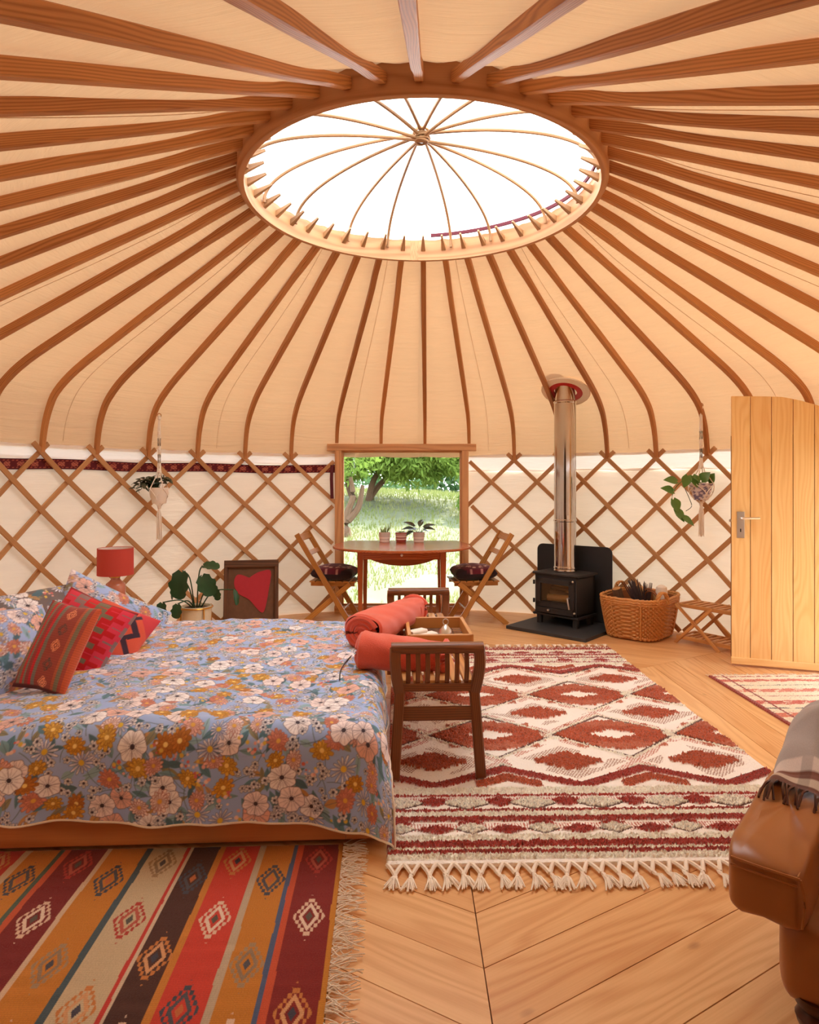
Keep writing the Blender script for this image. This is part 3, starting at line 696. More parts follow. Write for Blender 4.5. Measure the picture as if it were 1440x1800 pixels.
def medallion(C, X, Y, cx, cy, s_, cols, asp=1.0):
    u = (X-cx)/s_; v = (Y-cy)/(s_*asp); d = np.abs(u)*1.25+np.abs(v)*0.86
    ck = ((np.floor(np.abs(u)*6.5)+np.floor(np.abs(v)*5.5)) % 2 == 0) & (np.abs(u) < 0.80)
    C[(d >= 0.62) & (d < 1.0) & ck] = cols[0]; C[(d >= 0.40) & (d < 0.62)] = cols[1]; C[d < 0.22] = cols[2]; return C
def stripes_cushion(U, V, sg):
    ed = [-1, -.86, -.70, -.58, -.50, -.36, -.24, -.12, .52, .60, .74, .86, 1.01]
    cs = [(146, 52, 48), (124, 112, 92), (186, 60, 56), (128, 116, 96), (146, 64, 60), (190, 44, 50), (120, 112, 100), (150, 72, 62), (176, 92, 66), (126, 116, 94), (160, 76, 64), (190, 90, 60)]
    C = np.zeros(U.shape+(3,))
    for i, c in enumerate(cs): m = (U >= ed[i]) & (U < ed[i+1]); C[m] = c
    for k, v in enumerate((-.82, -.42, 0.0, .36, .74)):
        cl = [(232, 150, 110), (232, 150, 110), (232, 150, 110)] if k % 2 == 0 else [(86, 70, 66), (96, 76, 70), (150, 72, 62)]
        medallion(C, U*0.7, V, 0.14, v, 0.155, [cl[0], cl[1], cl[2]])
    C[V < -0.93] = (96, 40, 40); return lin(1.16*C*(0.94+0.06*np.sin(V*160))[..., None])
def step_cushion(U, V, sg):
    C = np.zeros(U.shape+(3,)); zz = 0.16*np.abs(((V*2.5) % 1)-0.5)*4; zz = np.round(zz*5)/5; k = np.floor((U+zz*1.2+1)*3.2).astype(int) % 5
    for i, c in enumerate([(206, 34, 40), (224, 62, 84), (150, 120, 118), (214, 48, 52), (128, 116, 92)]): C[k == i] = c
    C[np.abs(V) > 0.95] = (150, 40, 44); return lin(C)
def hook_cushion(U, V, sg):
    C = np.zeros(U.shape+(3,)); C[:] = (220, 94, 70); C[(U+V) < -0.9] = (226, 132, 76); C[(U+V) > 1.2] = (206, 66, 72)
    for (cx, cy) in ((-.55, -.45), (0.0, -.1), (.5, .3), (-.1, -.75), (.6, -.4)):
        u, v = U-cx, V-cy; p = u+v; q = u-v
        m = ((np.abs(p) < .13) & (np.abs(q) < .50)) | ((np.abs(q-.42) < .10) & (np.abs(p+.14) < .30)) | ((np.abs(q+.42) < .10) & (np.abs(p-.14) < .30)); C[m] = (66, 48, 62)
    C[V < -0.93] = (58, 40, 50); return lin(C)
cushion('cushion', 'red and grey striped kilim cushion with small medallions, frontmost on the bed', 'cushion', (-1.615, 2.97, 0.650), (0.30, -0.09, -0.03), (0.045, 0.17, 0.33), 0.29, 0.41, 0.10, M['vc_cush'], stripes_cushion, seed=5)
cushion('cushion', 'crimson and pink stepped-pattern cushion behind the striped one', 'cushion', (-1.67, 3.30, 0.63), (0.36, -0.04, -0.13), (0.03, 0.20, 0.33), 0.40, 0.40, 0.12, M['vc_cush'], step_cushion, seed=6)
cushion('cushion', 'orange cushion with dark hooked motifs tipped on its corner', 'cushion', (-1.66, 3.64, 0.555), (0.33, 0.0, -0.13), (0.02, 0.30, 0.28), 0.36, 0.36, 0.12, M['vc_cush'], hook_cushion, seed=7)

# ================================================================== RUGS
# big shag rug: origin near-left corner
RW, RL = 1.84, 3.10; RO = np.array([-0.084, 2.352]); RA = 1.2*D2R
def rugcol(u, Y):
    r = np.random.default_rng(4); cream = np.array((250, 238, 216)); rust = np.array((190, 88, 54)); red = np.array((172, 62, 50)); dk = np.array((92, 56, 44)); wh = np.array((248, 240, 228)); pink = np.array((206, 150, 128))
    C = np.empty(u.shape+(3,)); C[:] = cream; H = np.full(u.shape, 0.5)
    jx = 0.003*noise2(u, Y, 5, 2, 14); y = Y+jx*0.7; x = u+jx; PX, PY = 0.68, 0.672; x0 = 0.215
    def setm(m, c, h): C[m] = c; H[m] = h
    mid = (y > 2.935) & (y < 4.905)
    setm(mid, wh, 0.25)
    hat = mid & (((np.floor(x/0.0075)+np.floor(y/0.012)) % 2) == 0) & (noise2(u, Y, 8, 2, 3) > -0.1)
    def steps(a, q): return np.floor(np.abs(a)/q)*q
    for row in range(-1, 3):
        for cen in range(-1, 4):
            cx, cy = x0+cen*PX, 3.21+row*PY; dx, dy = x-cx, y-cy
            # hatched field round each medallion
            d1 = np.abs(dx)/(PX*0.43)+np.abs(dy)/(PY*0.28); setm(hat & (d1 < 1) & (d1 > 0.55), (168, 124, 100), 0.2)
            d = steps(dx, 0.042)/0.165+steps(dy, 0.024)/0.096; setm(mid & (d < 1), rust, 0.9)
            # big diamonds half a cell off
            cx, cy = x0+(cen+0.5)*PX, 3.21+(row+0.5)*PY; dx, dy = x-cx, y-cy
            d = steps(dx, 0.058)/0.345+steps(dy, 0.029)/0.178; setm(mid & (d < 1.12) & (d > 1.0), cream, 0.6)
            setm(mid & (d < 1.0), rust, 0.9); d2 = steps(dx, 0.024)/0.105+steps(dy, 0.016)/0.058; setm(mid & (d2 < 1), wh, 0.4)
            d3 = steps(dx, 0.03)/0.30+np.abs(steps(dy, 0.02)-0.13)/0.05; setm(mid & (d3 < 1) & (d > 0.62), (196, 108, 78), 0.7)
            dz = np.abs(dx)/(PX*0.5)+np.abs(dy)/(0.285); setm(mid & (np.abs(dz-1) < 0.035), dk, 0.35)
            setm(mid & (dz > 1.035) & (dz < 1.10), cream, 0.6); setm(hat & (dz > 1.10) & (dz < 1.26), (196, 116, 90), 0.3); setm(mid & (d > 1.12) & (dz < 0.93) & (np.abs(dx) > 0.10) & (np.abs(steps(dx, 0.03)/0.345+steps(dy, 0.022)/0.21-1.12) < 0.09), (190, 96, 66), 0.7)
    fx = np.abs(((x-x0)/PX+0.5) % 1-0.5)*2                        # 0 at medallion column, 1 half-way
    for a0, sg in ((2.945, 1), (4.895, -1)):
        v = (y-a0)*sg-0.175*fx; setm((np.abs(v-0.0) < 0.030) & (fx >= 0) & mid, red, 0.85); setm((v > 0.03) & (v < 0.045) & mid, dk, 0.3)
        setm((v < -0.03) & mid, wh, 0.3); setm((v < -0.05) & (v > -0.12) & (fx > 0.55) & mid, rust, 0.8)
    def border(yy):
        S_ = lambda a, b, c, h: setm((yy >= a) & (yy < b), c, h)
        S_(2.0, 2.378, wh, 0.25); S_(2.378, 2.410, cream, 0.6); S_(2.410, 2.432, red, 0.85); S_(2.432, 2.448, cream, 0.6); S_(2.448, 2.492, red, 0.9); S_(2.492, 2.540, cream, 0.6)
        S_(2.540, 2.640, wh, 0.3); p = 0.29; fx2 = ((x-0.05)/p) % 1; dx = np.abs(fx2-0.5); v = (yy-2.565)
        m = (yy > 2.54) & (yy < 2.64); t = (dx/0.27+np.abs(yy-2.575)/0.034); setm(m & (t < 1), red, 0.85)
        hz = m & ((np.floor(x/0.006) % 2) == 0) & (np.abs(yy-2.60) < 0.03) & (dx < 0.36) & (t > 1.1); setm(hz, (190, 110, 90), 0.2)
        d2 = np.abs(((fx2+0.5) % 1)-0.5); t2 = d2/0.2+np.abs(yy-2.625)/0.022; setm(m & (t2 < 1), red, 0.8); t3 = d2/0.22+np.abs(yy-2.588)/0.036; setm(m & (t3 < 1), cream, 0.8); setm(m & (np.abs(t3-1.05) < 0.08) & (yy < 2.59), dk, 0.3)
        S_(2.640, 2.674, red, 0.9); S_(2.674, 2.718, cream, 0.6); S_(2.718, 2.736, red, 0.8); S_(2.736, 2.90, wh, 0.35)
        m = (yy > 2.736) & (yy < 2.88); t = dx/0.30+np.abs(yy-2.80)/0.042; setm(m & (t < 1), red, 0.85)
        t3 = d2/0.36+np.abs(yy-2.795)/0.05; setm(m & (t3 < 1), cream, 0.8); setm(m & (np.abs(t3-1.05) < 0.09) & (yy < 2.80), dk, 0.3)
        hz = m & ((np.floor(x/0.006) % 2) == 0) & (yy > 2.80) & (yy < 2.845) & (t3 > 1.12) & (t > 1.1); setm(hz, (190, 100, 84), 0.2); S_(2.850, 2.864, red, 0.7); S_(2.872, 2.932, cream, 0.6)
    lo = y < 2.935; hi = y > 4.905
    C0, H0 = C.copy(), H.copy(); border(y); C1, H1 = C.copy(), H.copy(); C[:] = C0; H[:] = H0
    border(7.84-y); C2, H2 = C.copy(), H.copy(); C[:] = C0; H[:] = H0
    C[lo] = C1[lo]; H[lo] = H1[lo]; C[hi] = C2[hi]; H[hi] = H2[hi]
    return C, H
ru = np.linspace(0, RW, 466); rv = np.concatenate([np.linspace(0, 1.0, 330), np.linspace(1.004, RL, 330)])
U_, V_ = np.meshgrid(ru, rv, indexing='ij'); C_, H_ = rugcol(U_, V_+2.352)
rnd = RNG.normal(size=U_.shape); rug2 = RNG.uniform(-1, 1, U_.shape)
C_ = C_*(1+0.10*rug2*(H_ > 0.55))[..., None]; mixm = (H_ > 0.7) & (RNG.uniform(size=U_.shape) < 0.16); C_[mixm] = C_[mixm]*0.7
Z_ = 0.012+0.011*H_+0.0035*rnd*(H_ > 0.5)+0.001*rnd
edge_ = np.minimum.reduce([U_, RW-U_, V_, RL-V_]); Z_ = np.where(edge_ < 0.002, 0.001, Z_)
c_, s_ = math.cos(RA), math.sin(RA)
P = np.stack([RO[0]+U_*c_-V_*s_, RO[1]+U_*s_+V_*c_, Z_], -1)
bigrug = grid_obj('tufted_rug', P, M['vc_rug'], None, col=lin(np.clip(C_, 0, 255))); tag(bigrug, 'large cream and rust diamond-patterned tufted rug with knotted tassel fringe', 'rug')
def tuft_mesh(seed, L=0.085, n=16):
    r = np.random.default_rng(seed); mb = MB()
    for i in range(n):
        a = r.uniform(-0.5, 0.5); l = L*r.uniform(.75, 1.1); x0 = r.uniform(-.006, .006)
        pts = [(x0, 0, 0.011), (x0+a*l*0.3, -l*0.4, 0.014+r.uniform(0, .008)), (x0+a*l*0.9, -l*0.85, 0.005+r.uniform(0, .006))]
        mb.tube(pts, [0.0036, 0.0048, 0.0026], 5)
    mb.tube([(0, 0.012, 0.012), (0, 0, 0.013), (0, -0.012, 0.012)], [0.005, 0.0085, 0.006], 7); return mb
tufts = [tuft_mesh(i) for i in range(4)]; tm_objs = []
for end in (0, 1):
    ntf = 30
    for i in range(ntf):
        u = (i+0.5)/ntf*RW+random.uniform(-.008, .008); v = -0.060-random.uniform(0, .012)
        if end: v = RL+0.035
        q = (RO[0]+u*c_-v*s_, RO[1]+u*s_+v*c_, 0)
        if not tm_objs or len(tm_objs) < 4: o = tufts[len(tm_objs)].build('tassel', M['fringe'], bigrug); tm_objs.append(o)
        else: o = random.choice(tm_objs).copy(); COL.objects.link(o)
        o.location = q; o.rotation_euler = (0, 0, RA+(PI if end else 0)+random.uniform(-.35, .35))
web = MB()
for i in range(30):
    for dlt in (-0.028, 0.028):
        u = (i+0.5)/30*RW
        p0 = (u+dlt, 0.004, 0.012); p1 = (u, -0.060, 0.012); w3 = lambda p: (RO[0]+p[0]*c_-p[1]*s_, RO[1]+p[0]*s_+p[1]*c_, p[2])
        web.tube(arc(w3(p0), w3(p1), (0, 0, 0.004), 4), 0.008, 6)
web.build('fringe_web', M['fringe'], bigrug, kind='stuff')
# striped kilim, bottom left
KO = np.array([-0.252, 2.505]); KA = 2.2*D2R
KW, KL = 1.62, 0.98
ku = np.linspace(0, KW, 560); kv = np.linspace(0, KL, 330); U_, V_ = np.meshgrid(ku, kv, indexing='ij')
px_e = [0, 9, 70, 80, 87, 135, 146, 205, 215, 260, 265, 271, 330, 340, 400, 408, 470, 480, 488, 535, 548, 606, 612, 660, 668, 740]
kc = [(206, 134, 48), (136, 40, 34), (206, 86, 52), (84, 96, 124), (202, 126, 44), (196, 172, 142), (208, 66, 48), (206, 130, 52), (82, 48, 38), (214, 188, 156), (200, 60, 50), (206, 180, 142), (74, 88, 92), (202, 126, 44), (216, 182, 148), (128, 38, 34), (204, 90, 54), (86, 100, 82), (204, 128, 46), (214, 184, 146), (200, 66, 50), (84, 96, 124), (204, 128, 46), (214, 184, 146), (120, 40, 36)]
uu = U_/0.0022+0.8*noise2(U_, V_, 6, 2, 3)
C_ = np.zeros(U_.shape+(3,))
for i, c in enumerate(kc): C_[(uu >= px_e[i]) & (uu < px_e[i+1]+1)] = c
C_[uu > 740] = (160, 48, 40)
pal = {'w': [(228, 190, 160), (236, 206, 180), (96, 84, 70)], 'd': [(74, 76, 84), (86, 84, 88), (200, 110, 60)], 'o': [(206, 128, 66), (220, 160, 110), (70, 66, 76)], 'g': [(168, 136, 100), (150, 124, 96), (84, 80, 84)], 'r': [(182, 62, 50), (190, 90, 70), (90, 84, 74)]}
for ucen, seq in ((40, [(.10, 'r'), (.42, 'w'), (.80, 'o')]), (111, [(.22, 'd'), (.62, 'g'), (.9, 'w')]), (176, [(.10, 'o'), (.42, 'w'), (.78, 'd')]), (237, [(.20, 'd'), (.58, 'o'), (.9, 'w')]), (300, [(.10, 'g'), (.41, 'r'), (.77, 'o')]), (370, [(.20, 'd'), (.6, 'g'), (.9, 'w')]), (439, [(.10, 'r'), (.40, 'w'), (.78, 'o')]), (512, [(.19, 'd'), (.5, 'd'), (.9, 'w')]), (577, [(.09, 'o'), (.36, 'w')])):
    for v, key in seq: medallion(C_, U_, V_, ucen*0.0022, v, 0.066, pal[key], 1.45)
C_ *= (0.95+0.05*np.sin(V_*900))[..., None]
Z_ = 0.0065+0.0012*np.sin(V_*1100)*np.cos(np.floor(U_/0.004)*PI)+0.002*noise2(U_, V_, 7, 2, 1.2); Z_ = np.where(np.minimum.reduce([U_, KW-U_, V_, KL-V_]) < 0.002, 0.001, Z_)
c_, s_ = math.cos(KA), math.sin(KA)
def kpt(u, v, z): return np.stack([KO[0]-u*c_+v*s_, KO[1]-u*s_-v*c_, z+0*u], -1)
P = kpt(U_, V_, Z_)[::-1]
kil = grid_obj('striped_kilim', P, M['vc_kilim'], None, col=lin(np.clip(C_[::-1], 0, 255))); tag(kil, 'flatwoven kilim in rust, mustard and cream stripes at the foot of the bed', 'rug')
fr = MB()
for i in range(230):
    v = random.uniform(0.0, KL); u0 = 0.002; L = random.uniform(.045, .10); dv = random.uniform(-.05, .06); q = [(u0, v), (u0-L*0.35, v+dv*0.5+random.uniform(-.01, .01)), (u0-L*0.7, v+dv*0.8), (u0-L, v+dv)]
    fr.tube(smoothpath([kpt(np.array(a), np.array(b), 0.006+random.uniform(0, .012)) for a, b in q], 3), 0.0017, 5)
fr.build('fringe', M['fringe'], kil, kind='stuff')
# small rug by the door
SO = np.array([2.20, 3.50]); SA = 1.5*D2R; SWd, SLn = 0.95, 1.20
U_, V_ = np.meshgrid(np.linspace(0, SWd, 190), np.linspace(0, SLn, 300), indexing='ij'); C_ = np.zeros(U_.shape+(3,)); C_[:] = (238, 218, 182)
vv = V_+0.004*noise2(U_, V_, 3, 2, 6)
for a, b, c in ((.10, .19, (206, 104, 74)), (.26, .28, (190, 90, 70)), (.36, .43, (214, 120, 88)), (.50, .515, (120, 110, 96)), (.58, .65, (204, 98, 74)), (.73, .745, (190, 96, 76)), (.82, .88, (214, 126, 98)), (.95, .965, (130, 116, 98)), (1.04, 1.09, (206, 110, 84)), (1.15, 1.165, (180, 90, 70))):
    m = (vv > a) & (vv < b) & ((noise2(U_*1.5, V_*5, 8, 2, 6) > -0.45)); C_[m] = c
sp_ = RNG.uniform(size=U_.shape) < 0.05; C_[sp_] *= 0.75
ed_ = (U_ < 0.03) | (np.abs(U_-0.10) < 0.006); C_[ed_] = (150, 62, 48)
Z_ = 0.009+0.003*(np.sin(V_*260)*0.5)+0.0015*RNG.normal(size=U_.shape)+0.002*noise2(U_, V_, 2, 2, 1.5); Z_ = np.where(np.minimum.reduce([U_, SWd-U_, V_, SLn-V_]) < 0.003, 0.001, Z_)
c_, s_ = math.cos(SA), math.sin(SA); P = np.stack([SO[0]+U_*c_-V_*s_, SO[1]+U_*s_+V_*c_, Z_], -1)
o = grid_obj('striped_rug', P, M['vc_rug'], None, col=lin(np.clip(C_, 0, 255))); tag(o, 'small cream and coral striped rug on the floor by the open door', 'rug')
fr = MB()
for i in range(90):
    u = random.uniform(0, SWd); v = SLn; L = random.uniform(.03, .05); w3 = lambda a, b, z: (SO[0]+a*c_-b*s_, SO[1]+a*s_+b*c_, z)
    fr.tube([w3(u, v, .006), w3(u+random.uniform(-.015, .015), v+L, .004)], 0.0022, 5)
fr.build('fringe', M['fringe'], o, kind='stuff')

# unseen boarded enclosure added round the camera to keep light off the bed front
M['added_porch'] = wood('added_porch_boards', S(120, 84, 56), S(84, 56, 36), 0.8)
def sheet(name, p, q, z0, z1):
    n = 10; P = np.array([[(p[0]+(q[0]-p[0])*t, p[1]+(q[1]-p[1])*t, z) for z in np.linspace(z0, z1, 6)] for t in np.linspace(0, 1, n)])
    return grid_obj(name, P, M['added_porch'], None, kind='structure', gc=P.copy())
sheet('wall_added_porch_left', (-1.12, 0.78), (-1.12, -1.0), -0.05, 2.2); sheet('wall_added_porch_right', (1.26, 0.78), (1.26, -1.0), -0.05, 2.2); sheet('wall_added_porch_back', (-1.12, -1.0), (1.26, -1.0), -0.05, 2.2)
P = np.array([[(x, y, 2.2+0.03*(y > 0)) for y in np.linspace(-1.0, 0.74, 6)] for x in np.linspace(-1.14, 1.28, 8)])
grid_obj('roof_added_porch', P, M['added_porch'], None, kind='structure', gc=P.copy())
MB().box((0.07, -0.12, -0.06), (2.4, 1.9, 0.05)).build('floor_added_porch', M['floor'], None, kind='structure')

# ================================================================== FURNITURE
# ---- woven band along the left wall
n = 420; ph = np.linspace(-78*D2R, WL1-0.002, n); zs = np.linspace(1.515, 1.600, 13); P = np.zeros((n, 13, 3)); C_ = np.zeros((n, 13, 3))
rb = np.random.default_rng(5)
for i, a in enumerate(ph):
    for j, z in enumerate(zs):
        P[i, j] = pol(R+0.016, a, z+0.006*math.sin(a*16))
        t = (j-6)/6.0; u = a*R*34; C_[i, j] = (96, 30, 40)
        if abs(t) > 0.85: C_[i, j] = (52, 26, 32)
        elif abs(abs(t)-0.62) < 0.12 and int(u*1.5) % 2: C_[i, j] = (176, 92, 78)
        elif abs(t) < 0.45 and (int(u) % 4 in (0, 1)) and ((j+int(u*3)) % 3): C_[i, j] = (190, 110, 90)
o = grid_obj('woven_band', P, M['vc_cush'], None, col=lin(C_)); tag(o, 'maroon patterned woven band running along the top of the left trellis', 'textile')
# ---- bench at the foot of the bed
BNX, BNY, BNA = 0.098, 3.86, 2.4*D2R
bench = thing('bench', 'brown wooden bench with slatted arms standing at the foot of the bed', 'bench', (BNX, BNY, 0.024), BNA)
HL = 0.80
for sy_ in (-1, 1):
    yy = sy_*HL
    for sx_ in (-1, 1):
        leg = MB(); leg.sweep(smoothpath([(sx_*0.203, yy+sy_*0.03, 0.0), (sx_*0.190, yy+sy_*0.01, 0.20), (sx_*0.176, yy-sy_*0.01, 0.41)], 5), chamf(0.048, 0.040, 0.006), up=(0, 1, 0)); leg.build('leg', M['teak'], bench)
        post = MB(); post.sweep(smoothpath([(sx_*0.176, yy-sy_*0.01, 0.385), (sx_*0.192, yy+sy_*0.005, 0.46), (sx_*0.200, yy+sy_*0.02, 0.54), (sx_*0.198, yy+sy_*0.0, 0.60)], 5), chamf(0.052, 0.042, 0.007), up=(0, 1, 0)); post.build('arm_post', M['teak'], bench)
    rail = MB(); rail.sweep([(-0.218, yy, 0.600), (0.218, yy, 0.600)], [(0.034*math.cos(t)+0.0, 0.027*math.sin(t)) for t in np.linspace(0, 2*PI, 14, endpoint=False)]); rail.build('arm_rail', M['teak'], bench)
    sr = MB(); sr.box((0, yy-sy_*0.01, 0.415), (0.36, 0.04, 0.038)); sr.build('seat_rail', M['teak'], bench)
    s2 = MB(); s2.box((0, yy, 0.290), (0.36, 0.026, 0.062)); s2.build('stretcher', M['teak'], bench)
    for i in range(7):
        x = -0.138+i*0.046; sl = MB(); sl.sweep(smoothpath([(x, yy-sy_*0.01, 0.425), (x, yy+sy_*0.012, 0.47), (x, yy+sy_*0.022, 0.53), (x, yy, 0.592)], 4), chamf(0.022, 0.012, 0.003), up=(0, 1, 0)); sl.build('arm_slat', M['teak'], bench)
for i in range(6):
    x = -0.15+i*0.06; MB().box((x, 0, 0.437), (0.046, 1.60, 0.018)).build('seat_slat', M['rack'], bench)
for sx_ in (-1, 1): MB().box((sx_*0.176, 0, 0.400), (0.03, 1.56, 0.05)).build('side_rail', M['teak'], bench)
# ---- towels
def towel(name, label, p0, p1, rx, rz, seed, turns=3.2):
    p0, p1 = np.asarray(p0, float), np.asarray(p1, float); ax = nrm(p1-p0); sd_ = nrm(np.cross(ax, (0, 0, 1))); up = np.cross(sd_, ax); L = np.linalg.norm(p1-p0)
    th = np.linspace(0, 2*PI, 61); ys = np.concatenate([[-0.012], np.linspace(0, L, 34), [L+0.012]]); P = np.zeros((len(ys), len(th), 3)); r = np.random.default_rng(seed)
    for i, y in enumerate(ys):
        e = 0.90 if i in (0, len(ys)-1) else 1.0
        for j, t in enumerate(th):
            q = e*(1+0.05*math.sin(3*t+seed+y*5)+0.035*math.sin(y*17+2*t)+0.02*math.sin(y*41+t*5))*(1.12-0.28*y/L); sq = 0.8
            cx_ = math.copysign(abs(math.cos(t))**sq, math.cos(t)); sz_ = math.copysign(abs(math.sin(t))**sq, math.sin(t))
            z_ = rz*sz_*q*(1.0 if sz_ > 0 else 0.9); lap = 0.010 if 3.6 < t < 4.4 else 0
            P[i, j] = p0+ax*y+sd_*(rx*cx_*q+lap)+up*z_
    me_v = P.reshape(-1, 3).tolist(); nu, nv = P.shape[:2]; fs = [(i*nv+j, i*nv+j+1, (i+1)*nv+j+1, (i+1)*nv+j) for i in range(nu-1) for j in range(nv-1)]
    mb = MB(); mb.add(me_v, fs)
    for e, y, dr_ in ((0, -0.006, -1), (1, L+0.006, 1)):                       # rolled layers at the ends
        for k in range(3):
            q = 0.92-0.27*k; pts = [p0+ax*(y+dr_*(0.004))+sd_*rx*q*math.cos(t)*(1-0.02*t)+up*rz*q*math.sin(t)*(1-0.02*t) for t in np.linspace(0.4, 0.4+2*PI*0.97, 26)]
            mb.tube(pts, 0.016-0.002*k, 6)
        b0 = len(mb.v); ring = [p0+ax*y*0.9+sd_*rx*0.86*math.cos(t)+up*rz*0.86*math.sin(t) for t in np.linspace(0, 2*PI, 20, endpoint=False)]
        mb.add(ring, [tuple(range(20))])
    o = mb.build(name, M['towel'], None); return tag(o, label, 'towel', 'coral bath towels on the bench')
towel('bath_towel', 'rolled coral towel lying behind the folded one, beside the tray', (-0.265, 3.65, 0.562), (0.025, 4.32, 0.565), 0.105, 0.092, 1)
towel('bath_towel', 'folded coral towel nearest the bench arm, overlapping the bed corner', (-0.235, 3.32, 0.548), (0.17, 3.26, 0.528), 0.120, 0.084, 4)
# ---- tray with tea things
tray = thing('serving_tray', 'bamboo tray with raised sides on the bench beside the towels', 'tray', (0.165, 3.885, 0.470), 2.4*D2R)
MB().box((0, 0, 0.008), (0.36, 0.47, 0.010)).build('tray_base', M['oldwood'], tray)
for sx_ in (-1, 1): MB().box((sx_*0.175, 0, 0.042), (0.022, 0.49, 0.078)).build('tray_side', M['bamboo'], tray)
for sy_ in (-1, 1): MB().box((0, sy_*0.237, 0.042), (0.35, 0.022, 0.078)).build('tray_side', M['bamboo'], tray)
for i in range(9): MB().box((0.135, -0.19+i*0.047, 0.016), (0.05, 0.010, 0.008)).build('rib', M['bamboo'], tray)
o = thing('paper_packet', 'pale folded paper packets lying in the tray', 'packet', (0.085, 3.86, 0.484), 0.4)
mb = MB(); mb.box((0, 0, 0.012), (0.16, 0.07, 0.024), 0.2, 0.01); mb.build('wrapper', M['paper'], o)
mb = MB(); mb.box((0.02, -0.075, 0.010), (0.10, 0.06, 0.02), -0.5, 0.008); mb.build('wrapper', M['paper'], o)
mb = MB(); mb.box((-0.035, 0.02, 0.034), (0.12, 0.06, 0.02), 0.35, 0.009); mb.build('wrapper', M['paper'], o)
o = thing('candle_lantern', 'small dark and silver lantern with wire loop standing in the tray', 'lantern', (0.215, 3.85, 0.484))
MB().lathe([(0.0, 0), (0.046, 0), (0.050, 0.014), (0.044, 0.026), (0.0, 0.028)], 20).build('base', M['black'], o)
MB().lathe([(0.042, 0.026), (0.036, 0.046), (0.012, 0.074), (0.0, 0.080)], 20).build('lid', M['satin'], o)
MB().tube([(0.016*math.sin(t), 0, 0.094+0.018*math.cos(t)) for t in np.linspace(0, 2*PI, 16, endpoint=False)], 0.003, 6, closed=True).build('loop', M['satin'], o)
# ---- drop-leaf table
tb = thing('drop_leaf_table', 'round reddish drop-leaf table in front of the window', 'table', (-0.075, 6.42, 0))
poly = []; RX, RYn = 0.685, 0.53
for t in np.linspace(-0.30, PI+0.30, 48): poly.append((RX*math.cos(t), -RYn*math.sin(t)+0.30 if False else -RYn*math.sin(t)))
yf = 0.58; poly = [(RX*math.cos(t), -RYn*math.sin(t)) for t in np.linspace(0, PI, 40)]; poly = poly+[(-RX*0.985, 0.2), (-RX*0.93, 0.42), (-RX*0.86, yf), (RX*0.86, yf), (RX*0.93, 0.42), (RX*0.985, 0.2)]
tt = MB(); n = len(poly); lv = [(0.985, 0.762), (1.0, 0.768), (1.0, 0.780), (0.99, 0.786)]; vs = []; fs = []; g = []
for q, z in lv:
    for x, y in poly: vs.append((x*q, y*q, z)); g.append((x*q+3, y*q, z))
for k in range(3):
    for i in range(n): fs.append((k*n+i, (k+1)*n+i, (k+1)*n+(i+1) % n, k*n+(i+1) % n))
fs.append(tuple(range(n))); fs.append(tuple(3*n+i for i in range(n-1, -1, -1))); tt.add(vs, [f[::-1] for f in fs], g); tt.build('tabletop', M['table'], tb)
hl = MB(); vs = []; N_ = 24; poly2 = [(0.50*math.cos(t), 0.755-0.245*math.sin(t)) for t in np.linspace(0, PI, N_)]
vs = [(x, 0.592, z) for x, z in poly2]+[(x, 0.610, z) for x, z in poly2]; fs = [tuple(range(N_)), tuple(range(2*N_-1, N_-1, -1))]+[(i, N_+i, N_+(i+1) % N_, (i+1) % N_) for i in range(N_)]
hl.add(vs, fs); hl.build('hanging_leaf', M['table'], tb)
for (x, y) in ((-0.40, -0.16), (0.40, -0.16), (-0.40, 0.50), (0.40, 0.50)):
    MB().sweep([(x, y, 0.0), (x, y, 0.66), (x, y, 0.765)], chamf(0.058, 0.058, 0.004), up=(0, 1, 0), scale=[0.55, 1, 1]).build('leg', M['table'], tb)
MB().box((0, -0.165, 0.715), (0.745, 0.022, 0.095)).build('apron', M['table'], tb); MB().box((0, 0.505, 0.715), (0.745, 0.022, 0.095)).build('apron', M['table'], tb)
for x in (-0.405, 0.405): MB().box((x, 0.17, 0.715), (0.022, 0.61, 0.095)).build('apron', M['table'], tb)
dr_ = MB(); dr_.box((0, -0.180, 0.712), (0.40, 0.012, 0.072)); dw = dr_.build('drawer_front', M['table'], tb)
MB().lathe([(0, 0), (0.008, 0), (0.010, 0.010), (0.013, 0.016), (0.008, 0.024), (0, 0.025)], 12).xf(Matrix.Translation((0, -0.186, 0.712))@Matrix.Rotation(PI/2, 4, 'X')).build('knob', M['potwhite'], dw)
